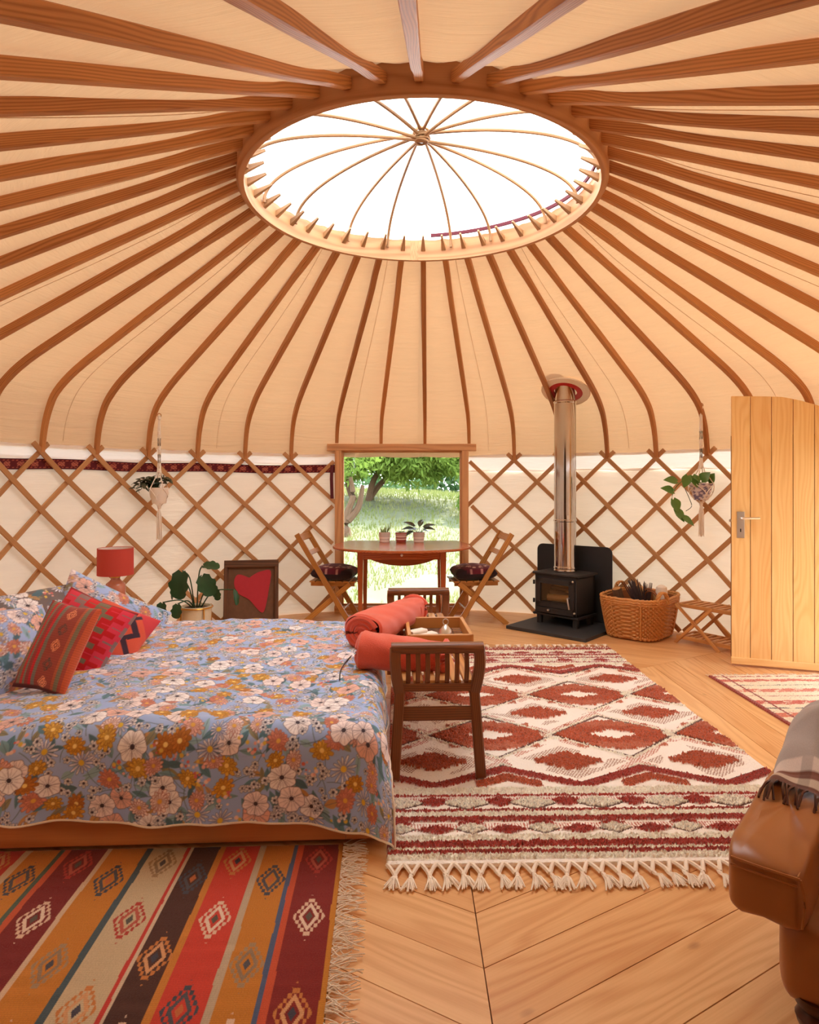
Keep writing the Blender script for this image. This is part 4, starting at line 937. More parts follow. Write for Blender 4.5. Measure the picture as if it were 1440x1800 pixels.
# ---- folding chairs and their cushions
def folding_chair(label, loc, rz):
    t = thing('folding_chair', label, 'chair', loc, rz, 'folding chairs at the window table')
    for sy_ in (-1, 1):
        MB().sweep([(-0.34, sy_*0.205, 0.90), (0.21, sy_*0.205, 0.0)], chamf(0.024, 0.052, 0.005), up=(0.5, 0, 0.5)).build('long_bar', M['chair'], t)
        MB().sweep([(0.19, sy_*0.172, 0.415), (-0.30, sy_*0.172, 0.0)], chamf(0.024, 0.05, 0.005), up=(-0.5, 0, 0.5)).build('cross_bar', M['chair'], t)
        MB().box((0.01, sy_*0.145, 0.405), (0.44, 0.022, 0.04)).build('seat_rail', M['chair'], t)
    for i in range(7): MB().box((-0.19+i*0.068, 0, 0.431), (0.054, 0.37, 0.014)).build('seat_slat', M['chair'], t)
    for q, w_ in ((0.045, 0.07), (0.22, 0.05)):
        c = np.array([-0.34, 0, 0.90])+q*np.array([0.55, 0, -0.90])/1.0547*1.0; MB().sweep([(c[0], -0.195, c[2]), (c[0], 0.195, c[2])], chamf(0.018, w_, 0.004), up=(-0.55, 0, 0.9)).build('back_rail', M['chair'], t)
    MB().tube([(0.115, -0.2, 0.155), (0.115, 0.2, 0.155)], 0.009, 8).build('dowel', M['chair'], t); MB().tube([(-0.205, -0.16, 0.08), (-0.205, 0.16, 0.08)], 0.009, 8).build('dowel', M['chair'], t)
    return t
folding_chair('slatted folding chair on the left of the window table', (-0.755, 6.56, 0.001), -6*D2R)
folding_chair('slatted folding chair on the right of the window table', (0.655, 6.58, 0.001), PI+7*D2R)
def seat_pat(seed):
    def f(U, V, sg):
        C = np.zeros(U.shape+(3,)); C[:] = (92, 26, 40); r = np.hypot(U, V); a = np.arctan2(V, U)
        C[(np.abs(r-0.72) < 0.06) & (np.sin(a*14) > -0.1)] = (196, 160, 140); C[(np.abs(U % 0.5-0.25) < 0.05) & (np.abs(V % 0.4-0.2) < 0.12)] = (170, 120, 110); C[r > 1.05] = (40, 24, 30)
        if sg < 0: C[:] = (40, 26, 32)
        return lin(C)
    return f
cushion('seat_cushion', 'burgundy embroidered seat cushion on the left folding chair', 'cushion', (-0.75, 6.55, 0.508), (1, -0.1, -0.02), (0.1, 1, 0), 0.42, 0.40, 0.155, M['vc_cush'], seat_pat(1), n=40, seed=8, pinch=0.03, ex=0.34)
cushion('seat_cushion', 'burgundy embroidered seat cushion on the right folding chair', 'cushion', (0.645, 6.575, 0.508), (1, 0.1, 0.02), (-0.1, 1, 0), 0.42, 0.40, 0.155, M['vc_cush'], seat_pat(2), n=40, seed=9, pinch=0.03, ex=0.34)
# ---- plants
def leaf_add(mb, base, d, nrm_, L, W, heart=True, curl=0.15, nl=6):
    d = nrm(d); s_ = nrm(np.cross(d, nrm_)); u = np.cross(s_, d); vs = []; fs = []; base = np.asarray(base, float)
    for i in range(nl+1):
        t = i/nl; w_ = W*(math.sin(PI*min(1, t**0.62))**0.9 if heart else math.sin(PI*t**0.9)**0.8) if 0 < t < 1 else (W*0.35 if heart and t == 0 else 0.0)
        c = base+d*L*t-u*curl*L*t*t; back = -d*L*0.14 if heart and i == 0 else 0
        vs += [c+s_*w_+u*w_*0.22+back, c, c-s_*w_+u*w_*0.22+back]
    for i in range(nl): b = i*3; fs += [(b, b+3, b+4, b+1), (b+1, b+4, b+5, b+2)]
    mb.add(vs, fs); return mb
def stripe_pot(name, label, loc, cols):
    t = thing(name, label, 'plant pot', loc, 0, 'striped pots on the window table')
    prof = [(0.0, 0.0), (0.046, 0.0), (0.052, 0.006), (0.058, 0.05), (0.062, 0.105), (0.055, 0.105), (0.052, 0.09), (0.0, 0.09)]
    n = 28; pr = smoothpath([(r_, z, 0) for r_, z in prof[1:5]], 8); vs = []; fs = []; cs = []
    for p in pr:
        for i in range(n): a = 2*PI*i/n; vs.append((p[0]*math.cos(a), p[0]*math.sin(a), p[1])); q = p[1]; cs.append(cols(q))
    for j in range(len(pr)-1):
        for i in range(n): fs.append((j*n+i, j*n+(i+1) % n, (j+1)*n+(i+1) % n, (j+1)*n+i))
    mb = MB(); mb.add(vs, fs); mb.build('pot', M['vc_pot'], t, col=lin(np.array(cs)))
    MB().lathe([(0.062, 0.105), (0.055, 0.104), (0.053, 0.088)], n, cap=False).build('rim', M['potwhite'], t); MB().lathe([(0.0, 0.09), (0.054, 0.088)][::-1], n, cap=False).build('soil', M['soil'], t); return t
grey = lambda z: (176, 164, 156) if (int(z*260) % 4 == 0 and 0.02 < z < 0.1) else (232, 222, 212)
redp = lambda z: (150, 66, 56) if (z < 0.022 or int(z*230) % 5 in (0, 1)) else (230, 206, 192)
TZ = 0.7865
p = stripe_pot('potted_plant', 'grey-striped pot of upright succulents, leftmost on the window table', (-0.262, 6.80, TZ), grey)
mb = MB()
for i in range(9):
    a = random.uniform(0, 6.28); q = np.array([0.028*math.cos(a)-0.012, 0.028*math.sin(a), 0.085]); mb.tube([q, q+(random.uniform(-.012, .012), 0, 0.03), q+(random.uniform(-.03, .02), 0, random.uniform(.05, .085))], [0.009, 0.011, 0.003], 6)
mb.build('stems', M['leafpale'], p)
mb = MB()
for i in range(7): a = i*0.9; mb.tube([(0.02, 0, 0.085), (0.03+0.01*i*.5, 0.01*math.cos(a), 0.15), (0.035+0.016*math.sin(a*2)+0.006*i, 0.02*math.cos(a), 0.185+0.005*i)], [0.0025, 0.002, 0.001], 5)
mb.build('sprigs', M['leafpale'], p)
p = stripe_pot('potted_plant', 'red-striped pot of low rosette succulent, middle of the window table', (-0.088, 6.80, TZ), redp)
mb = MB()
for i in range(16): a = i*2.4; r_ = 0.006+0.0025*i; leaf_add(mb, (r_*math.cos(a), r_*math.sin(a), 0.092), (math.cos(a), math.sin(a), 1.0-0.03*i), (0, 0, 1), 0.038, 0.012, False, 0.1, 4)
mb.build('leaves', M['leafpale'], p)
p = stripe_pot('potted_plant', 'grey-striped pot of spreading bronze-leaved plant, rightmost on the window table', (0.098, 6.80, TZ), grey)
mb = MB()
for i, (a, e, L) in enumerate(((2.9, .75, .15), (0.2, .6, .15), (3.5, -.1, .13), (2.4, .2, .12), (5.9, .35, .13), (1.3, .9, .11), (4.5, .35, .12), (0.7, 0.05, .10), (5.0, .9, .12), (3.2, .35, .14))):
    d = np.array([math.cos(a)*math.cos(e), math.sin(a)*math.cos(e)*0.6, math.sin(e)]); q = np.array([0, 0, 0.09])+d*0.07+np.array([0, 0, 0.03]); mb.tube([(0, 0, 0.085), q], 0.0022, 5); leaf_add(mb, q, d+np.array([0, 0, -0.2]), (0, -0.5, 1), L*0.85, 0.032, True, 0.35)
mb.build('leaves', M['leafbrown'], p)
# ---- monstera behind the bed
ms = thing('potted_monstera', 'monstera in a cream pot on a gold stand behind the bed', 'plant', (-1.83, 5.55, 0))
MB().lathe([(0.0, 0.16), (0.105, 0.16), (0.122, 0.20), (0.128, 0.355), (0.118, 0.355), (0.112, 0.335), (0.0, 0.335)], 28).build('pot', M['potcream'], ms)
MB().lathe([(0.0, 0.336), (0.112, 0.336)][::-1], 24, cap=False).build('soil', M['soil'], ms)
sd2 = MB()
for z in (0.17, 0.345): sd2.tube([(0.137*math.cos(t), 0.137*math.sin(t), z) for t in np.linspace(0, 2*PI, 30, endpoint=False)], 0.006, 6, closed=True)
for i in range(4): a = PI/4+i*PI/2; sd2.tube([(0.137*math.cos(a), 0.137*math.sin(a), 0.355), (0.145*math.cos(a), 0.145*math.sin(a), 0.0)], 0.006, 6)
sd2.build('stand', M['brass'], ms)
def monstera(mb, base, d, n_, L, W):                  # heart blade with cut lobes
    d = nrm(d); s_ = nrm(np.cross(d, n_)); u = np.cross(s_, d); N_ = 30; ring = []
    for i in range(N_):
        t = i/N_*2*PI; r_ = 1-0.28*math.sin(t)**0 * 0; x = math.sin(t); y = math.cos(t)
        w_ = W*x*(1.0-0.22*y)*(1-0.25*(0.5+0.5*math.cos(t*9))*(abs(x) > 0.55)); l = L*(0.45-0.55*y) - L*0.16*math.exp(-((t if t < PI else 2*PI-t)/0.35)**2)*-1
        ring.append(np.asarray(base)+d*l+s_*w_+u*(0.22*abs(w_)-0.3*L*(l/L)**2))
    c = np.asarray(base)+d*L*0.3-u*0.03*L; mb.add(ring+[c], [(i, (i+1) % N_, N_) for i in range(N_)])
lv = [((-0.11, -0.03, 0.66), (-0.15, -0.25, -0.9), (-0.1, -1, 0.25), 0.24, 0.095), ((0.06, -0.02, 0.70), (0.75, -0.25, 0.10), (0, -0.6, 0.8), 0.15, 0.055), ((0.06, -0.05, 0.62), (0.55, -0.3, -0.75), (0.1, -1, 0.2), 0.19, 0.085),
      ((-0.25, -0.10, 0.40), (-0.1, -0.3, -0.9), (0, -1, 0.3), 0.13, 0.055), ((-0.10, -0.16, 0.40), (-0.1, -0.3, -0.9), (0, -1, 0.3), 0.12, 0.050), ((0.34, -0.05, 0.50), (0.35, -0.2, -0.9), (0.7, -0.7, 0.1), 0.13, 0.028), ((-0.15, 0.0, 0.56), (-0.5, -0.2, -0.8), (-0.7, -0.7, 0.3), 0.16, 0.035), ((0.17, 0.0, 0.50), (0.2, -0.2, -0.9), (0.2, -1, 0.1), 0.10, 0.035)]
for b_, d, n_, L, W in lv:
    mb = MB(); monstera(mb, b_, d, n_, L, W); mb.build('leaf', M['leafdark'], ms)
    MB().tube(smoothpath([(b_[0]*0.12, 0.0, 0.335), (b_[0]*0.45, b_[1]*0.5, 0.335+(b_[2]-0.335)*0.7+0.03), b_], 5), 0.0055, 6).build('stalk', M['leafdark'], ms)
# ---- heart picture leaning on the wall
pc = bpy.data.objects.new('framed_picture', None); COL.objects.link(pc); tag(pc, 'old dark wooden frame with a red heart, leaning against the trellis behind the bed', 'picture')
pm = frame((-1.545, 6.32, 0.33), (0.98, 0.18, 0.0), (-0.075, 0.11, 0.60)); pc.matrix_world = pm
PW, PHt = 0.52, 0.64
MB().box((0, 0, -0.006), (PW-0.03, PHt-0.03, 0.012)).build('backing', M['artback'], pc)
MB().box((0, PHt/2-0.035, 0.012), (PW, 0.075, 0.04), ch=0.01).build('frame_bar', M['oldwood'], pc); MB().box((0, -PHt/2+0.02, 0.012), (PW, 0.04, 0.036), ch=0.008).build('frame_bar', M['oldwood'], pc)
for sx_ in (-1, 1): MB().box((sx_*(PW/2-0.02), -0.02, 0.012), (0.04, PHt-0.04, 0.036), ch=0.008).build('frame_bar', M['oldwood'], pc)
hp_ = smoothpath([(-0.02, 0.150, 0), (-0.13, 0.185, 0), (-0.165, 0.10, 0), (-0.12, 0.0, 0), (-0.02, -0.06, 0), (0.07, -0.165, 0), (0.115, -0.185, 0), (0.14, -0.12, 0), (0.165, 0.02, 0), (0.185, 0.21, 0), (0.09, 0.21, 0), (0.03, 0.185, 0), (-0.02, 0.150, 0)], 4)[:-1]
hm = MB(); hm.prism([(p_[0], p_[1]) for p_ in hp_][::-1], 0.0, 0.009); hm.build('heart', M['heartred'], pc)
# ---- bedside stool and lamp
bs = thing('bedside_stool', 'round rattan stool beside the bed carrying the lamp', 'stool', (-2.345, 5.16, 0))
MB().lathe([(0.0, 0.455), (0.155, 0.455), (0.162, 0.466), (0.155, 0.478), (0.0, 0.480)], 28).build('top', M['rattan'], bs)
rg = MB()
for z, r_ in ((0.45, 0.163), (0.468, 0.168), (0.43, 0.158), (0.12, 0.150)): rg.tube([(r_*math.cos(t), r_*math.sin(t), z) for t in np.linspace(0, 2*PI, 30, endpoint=False)], 0.008, 6, closed=True)
rg.build('hoops', M['rattan'], bs)
for i in range(4): a = PI/4+i*PI/2; MB().tube([(0.15*math.cos(a), 0.15*math.sin(a), 0.46), (0.165*math.cos(a), 0.165*math.sin(a), 0.0)], 0.011, 8).build('leg', M['rattan'], bs)
lp = thing('table_lamp', 'table lamp with terracotta drum shade and pink glass base beside the bed', 'lamp', (-2.345, 5.16, 0.4815))
MB().lathe([(0.0, 0.0), (0.066, 0.0), (0.074, 0.012), (0.076, 0.10), (0.070, 0.125), (0.045, 0.145), (0.034, 0.158), (0.034, 0.172), (0.0, 0.174)], 28).build('base', M['lampglass'], lp)
MB().lathe([(0.0, 0.172), (0.038, 0.172), (0.038, 0.198), (0.012, 0.200), (0.012, 0.25), (0.0, 0.25)], 18).build('neck', M['brass'], lp)
MB().lathe([(0.136, 0.195), (0.134, 0.405)], 40, cap=False).build('shade', M['lampshade'], lp); MB().lathe([(0.132, 0.197), (0.130, 0.403)][::-1], 40, cap=False).build('shade_lining', M['shadein'], lp)
tm = MB()
for r_, z in ((0.134, 0.196), (0.133, 0.404)): tm.tube([(r_*math.cos(t), r_*math.sin(t), z) for t in np.linspace(0, 2*PI, 40, endpoint=False)], 0.0028, 6, closed=True)
for a in (0, 2.1, 4.2): tm.tube([(0.01*math.cos(a), 0.01*math.sin(a), 0.25), (0.133*math.cos(a), 0.133*math.sin(a), 0.25)], 0.002, 5)
tm.build('shade_ring', M['lampshade'], lp)
# ---- stove, hearth, shield, flue
hea = np.array([0.742, -0.67]); heb = np.array([0.67, 0.742])
hc = np.array([0.934, 6.252])+hea*0.415+heb*0.40
hs = thing('hearth_slab', 'square black slate hearth slab under the stove', 'hearth', (hc[0], hc[1], 0), math.atan2(hea[1], hea[0]))
MB().box((0, 0, 0.016), (0.83, 0.80, 0.032), ch=0.004).build('slab', M['slate'], hs)
SA_ = -45*D2R; stv = thing('wood_stove', 'small black cast-iron wood stove with glass door', 'stove', (1.525, 6.355, 0.0325), SA_)
sw, sdp = 0.48, 0.34
MB().box((0, 0, 0.492), (sw+0.02, sdp+0.03, 0.022), ch=0.006).build('top_plate', M['iron'], stv)
body = MB()
body.box((-sw/2+0.025, 0, 0.295), (0.03, sdp, 0.375)); body.box((sw/2-0.025, 0, 0.295), (0.03, sdp, 0.375)); body.box((0, sdp/2-0.015, 0.295), (sw-0.02, 0.03, 0.375)); body.box((0, 0, 0.118), (sw-0.02, sdp, 0.022)); body.box((0, 0, 0.472), (sw-0.02, sdp, 0.02)); body.box((0, 0, 0.20), (sw-0.06, sdp-0.06, 0.02))
body.box((0, -sdp/2+0.01, 0.462), (sw-0.03, 0.02, 0.03)); body.build('body', M['iron'], stv)
fb = MB(); fb.box((0, sdp/2-0.045, 0.335), (sw-0.09, 0.02, 0.24)); fb.build('firebrick', M['firebrick'], stv)
MB().box((0, 0, 0.095), (sw+0.015, sdp+0.02, 0.022), ch=0.006).build('base_plate', M['iron'], stv)
for sx_ in (-1, 1):
    for sy_ in (-1, 1): MB().sweep([(sx_*(sw/2-0.04), sy_*(sdp/2-0.04), 0.0), (sx_*(sw/2-0.04), sy_*(sdp/2-0.04), 0.09)], chamf(0.05, 0.05, 0.008), up=(0, 1, 0)).build('leg', M['iron'], stv)
yf = -sdp/2-0.012; dr2 = MB()
dr2.box((-0.185, yf, 0.315), (0.055, 0.026, 0.27)); dr2.box((0.185, yf, 0.315), (0.055, 0.026, 0.27)); dr2.box((0, yf, 0.428), (0.40, 0.026, 0.045)); dr2.box((0, yf, 0.196), (0.42, 0.026, 0.045))
so = dr2.build('door', M['iron'], stv)
for (x, z, a, b) in ((0, 0.404, 0.33, 0.008), (0, 0.222, 0.33, 0.008)): MB().box((x, yf-0.014, z), (a, 0.008, b)).build('door_bead', M['iron'], so)
MB().box((0, yf+0.004, 0.313), (0.32, 0.004, 0.19)).build('glass', M['glass'], so)
MB().tube(smoothpath([(0.165, yf-0.012, 0.285), (0.165, yf-0.04, 0.285), (0.168, yf-0.045, 0.27), (0.185, yf-0.045, 0.185)], 4), 0.008, 8).build('handle', M['satin'], so)
ap = MB().box((0, yf, 0.142), (0.40, 0.02, 0.056)).build('ash_door', M['iron'], stv)
for (x, z) in ((-0.06, 0.146),): MB().lathe([(0, 0), (0.012, 0), (0.013, 0.012), (0.008, 0.02), (0, 0.021)], 12).xf(Matrix.Translation((x, yf-0.01, z))@Matrix.Rotation(PI/2, 4, 'X')).build('knob', M['satin'], ap)
MB().box((0.015, yf-0.011, 0.146), (0.07, 0.006, 0.010)).build('vent_slot', M['black'], ap)
for (x, z) in ((0.205, 0.445), (0.222, 0.150)): MB().lathe([(0, 0), (0.010, 0), (0.011, 0.010), (0.006, 0.016), (0, 0.017)], 12).xf(Matrix.Translation((x, yf-0.008, z))@Matrix.Rotation(PI/2, 4, 'X')).build('knob', M['satin'], stv)
for z in (0.22, 0.40): MB().tube([(-0.235, yf, z-0.02), (-0.235, yf, z+0.02)], 0.011, 8).build('hinge', M['iron'], stv)
for i, (x0, z0, x1, z1, r_) in enumerate(((-.15, .245, .14, .25, .034), (-.14, .30, .15, .265, .026), (-.10, .255, .13, .32, .022), (-.16, .335, .10, .30, .020))):
    o = MB().tube([(x0, -0.06+0.03*i, z0), (x1, -0.02+0.02*i, z1)], r_, 9); o.xf(Matrix.Translation((1.525, 6.355, 0.0325))@Matrix.Rotation(SA_, 4, 'Z')); oo = o.build('firewood', M['bark'] if i % 2 else M['logcut'], None); tag(oo, ['pale log lowest in the stove firebox', 'bark-covered log in the middle of the stove firebox', 'pale thin log slanting across the stove firebox', 'bark-covered thin log topmost in the stove firebox'][i], 'log', 'logs in the stove')
FX, FY = 1.530, 6.362
fp = thing('flue_pipe', 'polished steel flue pipe rising from the stove to the roof', 'flue', (FX, FY, 0.5365))
MB().lathe([(0.108, 0.0), (0.112, 0.012), (0.106, 0.03)], 36).build('collar', M['steel'], fp)
MB().lathe([(0.106, 0.03), (0.106, 0.50)], 40, cap=False).build('pipe_section', M['steel'], fp); MB().lathe([(0.106, 0.51), (0.106, 1.66)], 40, cap=False).build('pipe_section', M['steel'], fp); MB().lathe([(0.106, 1.66), (0.098, 1.67), (0.096, 2.10)], 40, cap=False).build('pipe_section', M['steel'], fp)
for z in (0.035, 0.495, 1.655): MB().lathe([(0.1065, z-0.004), (0.112, z+0.002), (0.112, z+0.016), (0.1065, z+0.022)], 40, cap=False).build('clamp_band', M['steel'], fp)
MB().box((0, -0.112, 0.535), (0.02, 0.012, 0.045)).build('clamp_catch', M['satin'], fp)
rho = math.hypot(FX-CX, FY-CY); rad = np.array([(FX-CX)/rho, (FY-CY)/rho, 0]); tan_ = np.array([rad[1], -rad[0], 0]); slope = nrm(rad*1.0+np.array([0, 0, -0.50]))
cf = bpy.data.objects.new('flue_flashing', None); COL.objects.link(cf); tag(cf, 'cream flashing disc with red seal where the flue passes the roof', 'flashing')
zc = np.interp(rho, [c[0] for c in CAN], [c[1] for c in CAN]); cf.matrix_world = frame((FX+0.02*rad[0], FY+0.02*rad[1], zc-0.035), tan_, -slope)
MB().lathe([(0.165, 0.0), (0.235, 0.0), (0.24, 0.008), (0.235, 0.016), (0.165, 0.016), (0.165, 0.0)], 40, cap=False).build('flange', M['cream'], cf); MB().lathe([(0.112, 0.02), (0.17, 0.012), (0.17, -0.004), (0.112, 0.0)], 36, cap=False).build('seal', M['red'], cf)
sh_a, sh_b = np.array([1.345, 6.79]), np.array([1.975, 6.30]); shd = sh_b-sh_a; shl = np.linalg.norm(shd); shm = (sh_a+sh_b)/2
hsd = thing('heat_shield', 'plain black panel with rounded corners standing behind the stove', 'heat shield', (shm[0], shm[1], 0.0325), math.atan2(shd[1], shd[0]))
pl = []; rr = 0.06
for cx_, cz_, a0 in ((shl/2-rr, 0.745-rr, 0), (-shl/2+rr, 0.745-rr, PI/2)):
    for t in np.linspace(a0, a0+PI/2, 7): pl.append((cx_+rr*math.cos(t), cz_+rr*math.sin(t)))
pl += [(-shl/2, 0.0), (shl/2, 0.0)]; mb = MB(); n = len(pl); vs = [(x, -0.006, z) for x, z in pl]+[(x, 0.006, z) for x, z in pl]; mb.add(vs, [tuple(range(n)), tuple(range(2*n-1, n-1, -1))]+[(i, n+i, n+(i+1) % n, (i+1) % n) for i in range(n)]); mb.build('panel', M['shield'], hsd)
# ---- wicker log basket
bk = thing('wicker_basket', 'large brown wicker basket filled with kindling beside the stove', 'basket', (2.135, 5.995, 0.0), -42*D2R)
def sup(t, a, b, e=0.55): c, s_ = math.cos(t), math.sin(t); return a*math.copysign(abs(c)**e, c), b*math.copysign(abs(s_)**e, s_)
NU, NVv = 264, 60; P = np.zeros((NU, NVv, 3))
for i in range(NU):
    t = 2*PI*i/NU
    for j in range(NVv):
        z = 0.015+0.335*j/(NVv-1); q = 1+0.24*(z/0.35)**0.8; rowi = int(j/3); off = 0.011*math.sin(i*2*PI/NU*33+PI*rowi)+0.004*math.sin((j % 3)/3*2*PI)
        x, y = sup(t, (0.232+off)*q, (0.275+off)*q); P[i, j] = (x, y, z)
grid_obj('weave', P, M['wicker'], bk, wrap_u=True)
P2 = np.zeros((60, 20, 3))
for i in range(60):
    for j in range(20): z = 0.02+0.34*j/19; q = 1+0.24*(z/0.35)**0.8; x, y = sup(2*PI*i/60, 0.215*q, 0.258*q); P2[i, j] = (x, y, z)
grid_obj('lining', P2, M['wickerdark'], bk, wrap_u=True); MB().prism([sup(2*PI*i/40, 0.228, 0.27) for i in range(40)], 0.002, 0.022).build('bottom', M['wickerdark'], bk)
def rloop(q, z, r_, tw=0.0, n=120): return [np.array(sup(2*PI*i/n, 0.232*q, 0.275*q)+(z+tw*math.sin(i*2*PI/n*40),)) for i in range(n)]
for z, q, r_ in ((0.33, 1.235, 0.010), (0.352, 1.25, 0.012), (0.374, 1.26, 0.013), (0.03, 1.03, 0.009)): MB().tube(rloop(q, z, r_, 0.004), r_, 6, closed=True).build('rim_braid', M['wicker'], bk)
for t in (3.55, 3.95, 4.5, 5.0, 0.2, 1.6, 2.6):
    pts = []
    for z in np.linspace(0.02, 0.38, 9): q = 1+0.24*(z/0.35)**0.8+0.035; x, y = sup(t, 0.232*q, 0.275*q); pts.append((x, y, z))
    MB().tube(pts, 0.006, 6).build('stake', M['wicker'], bk)
for t in (2.75, -0.35):
    x, y = sup(t, 0.29, 0.345); hd2 = MB()
    for k in range(4):
        hd2.tube([(x+0.012*math.sin(s_*3+k*1.6)+0.06*math.cos(s_)*(-math.sin(t)), y+0.012*math.cos(s_*3+k*1.6)+0.06*math.cos(s_)*math.cos(t), 0.37+0.075*math.sin(s_)) for s_ in np.linspace(-0.4, PI+0.4, 22)], 0.009, 6)
    hd2.build('handle', M['wicker'], bk)
def at_bk(x, y, z): q = Matrix.Translation((2.135, 5.995, 0))@Matrix.Rotation(-42*D2R, 4, 'Z')@Vector((x, y, z)); return np.array(q)
o = MB()
for i in range(34):
    a, b = random.uniform(-.05, .05), random.uniform(-.05, .05); p0 = at_bk(0.02+a*0.4, 0.05+b*.3, 0.20); p1 = at_bk(0.02+a*2.4-0.05, -0.02+b*2.2, 0.45+random.uniform(0, .06)); o.tube(arc(p0, p1, (random.uniform(-.01, .01), 0, 0), 4), [0.004, 0.006, 0.006, 0.003], 5)
o = o.build('dried_bundle', M['lavender'], None); tag(o, 'dark bundle of dried stems standing in the wicker basket', 'kindling')
for i, (p0, p1, r_) in enumerate((((-0.16, 0.02, 0.15), (-0.20, -0.06, 0.415), 0.045), ((-0.13, 0.16, 0.15), (-0.03, 0.17, 0.41), 0.05), ((0.02, 0.2, 0.2), (-0.10, 0.12, 0.42), 0.03), ((0.14, 0.12, 0.16), (0.12, 0.14, 0.37), 0.05))):
    lg = thing('firewood', ['cut log with dark rolled bark at the basket rim next to the stove', 'pale split log behind the dried bundle in the basket', 'slim stick of firewood leaning across the basket', 'short log at the back of the basket'][i], 'log', (0, 0, 0), 0, 'logs in the wicker basket')
    a, b = at_bk(*p0), at_bk(*p1); MB().tube([a, (a+b)/2, b], [r_, r_*1.05, r_], 11).build('bark', M['bark' if i in (0, 2) else 'logcut'], lg); d = nrm(b-a); MB().tube([b, b+d*0.002], r_*0.85, 11).build('cut_end', M['logcut'], lg)
for i, (cx_, cy_, r_) in enumerate(((0.10, -0.02, 0.085), (0.12, -0.05, 0.07))):
    w_ = MB()
    w_.tube([at_bk(cx_+r_*math.cos(t), cy_-r_*0.5*math.cos(t), 0.36+r_*0.9*math.sin(t)) for t in np.linspace(-0.3, PI+0.3, 18)], 0.007, 6); oo = w_.build('willow_loop', M['wickerdark'], None); tag(oo, ['larger bent willow loop sticking out of the wicker basket', 'smaller bent willow loop inside the larger one in the basket'][i], 'kindling')
o = MB(); c0 = at_bk(0.20, 0.0, 0.405); vs = []; n = 16
for k, (r_, z) in enumerate(((0.03, -0.14), (0.05, -0.05), (0.052, 0.02), (0.045, 0.06), (0.02, 0.078), (0.0, 0.08))): vs.append((r_, z))
o.lathe(vs, 14, c0); o = o.build('paper_roll', M['paper'], None); tag(o, 'crumpled white paper roll at the right rim of the wicker basket', 'paper')
# ---- slatted shoe rack behind the door
rk = thing('shoe_rack', 'folding slatted wooden rack half hidden behind the open door', 'rack', (2.60, 5.60, 0.0), -56*D2R)
RLn, RDp = 0.66, 0.26
for z in (0.055, 0.335):
    for sy_ in (-1, 1): MB().box((0.10, sy_*RDp/2, z), (RLn, 0.018, 0.03)).build('shelf_rail', M['rack'], rk)
    for i in range(11): MB().box((-0.21+i*0.062, 0, z+0.010), (0.030, RDp-0.02, 0.012)).build('slat', M['rack'], rk)
for sy_ in (-1, 1):
    MB().beam((-0.24, sy_*(RDp/2+0.012), 0.0), (0.10, sy_*(RDp/2+0.012), 0.345), 0.016, 0.028).build('cross_leg', M['rack'], rk); MB().beam((-0.22, sy_*(RDp/2+0.03), 0.345), (0.18, sy_*(RDp/2+0.03), 0.0), 0.016, 0.028).build('cross_leg', M['rack'], rk)
# ---- hanging planters
def hanger(label, loc, hook_z, pot_top, pot_bot, pr, tail, pot_mat, potcol=None, knots=()):
    t = thing('macrame_hanger', label, 'plant hanger', loc); hz = hook_z
    MB().tube([(0.018*math.cos(a), 0, hz+0.018*math.sin(a)) for a in np.linspace(0, 2*PI, 16, endpoint=False)], 0.004, 6, closed=True).build('ring', M['bamboo'], t)
    cd = MB()
    for k in range(4):
        a = PI/4+k*PI/2; ca, sa = math.cos(a), math.sin(a); zk = pot_top+0.14
        cd.tube(smoothpath([(0.004*ca, 0.004*sa, hz-0.015), (0.012*ca, 0.012*sa, (hz+zk)/2+0.05), (0.015*ca, 0.015*sa, zk+0.02), (pr*0.75*ca, pr*0.75*sa, pot_top+0.04), (pr*1.06*ca, pr*1.06*sa, pot_top-0.01)], 4), 0.0048, 6)
        for s_ in (-1, 1): a2 = a+s_*PI/4; cd.tube(smoothpath([(pr*1.06*ca, pr*1.06*sa, pot_top-0.01), (pr*0.98*math.cos(a2), pr*0.98*math.sin(a2), (pot_top+pot_bot)/2-0.01), (0.012*math.cos(a2), 0.012*math.sin(a2), pot_bot-0.02)], 4), 0.004, 6)
    cd.build('cord', M['cotton'], t)
    for z in [hz-0.02, pot_top+0.15, pot_bot-0.025]+list(knots): MB().lathe([(0.006, z-0.022), (0.016, z-0.012), (0.017, z+0.010), (0.007, z+0.022)], 10).build('knot', M['cotton'], t)
    tl = MB()
    for i in range(14): a = i*2.4; r_ = 0.004+0.0014*i; tl.tube([(0.005*math.cos(a), 0.005*math.sin(a), pot_bot-0.03), (r_*math.cos(a), r_*math.sin(a), pot_bot-0.1), (r_*1.2*math.cos(a+.3), r_*1.2*math.sin(a+.3), tail+random.uniform(0, .02))], 0.0034, 5)
    tl.build('tassel', M['cotton'], t); return t
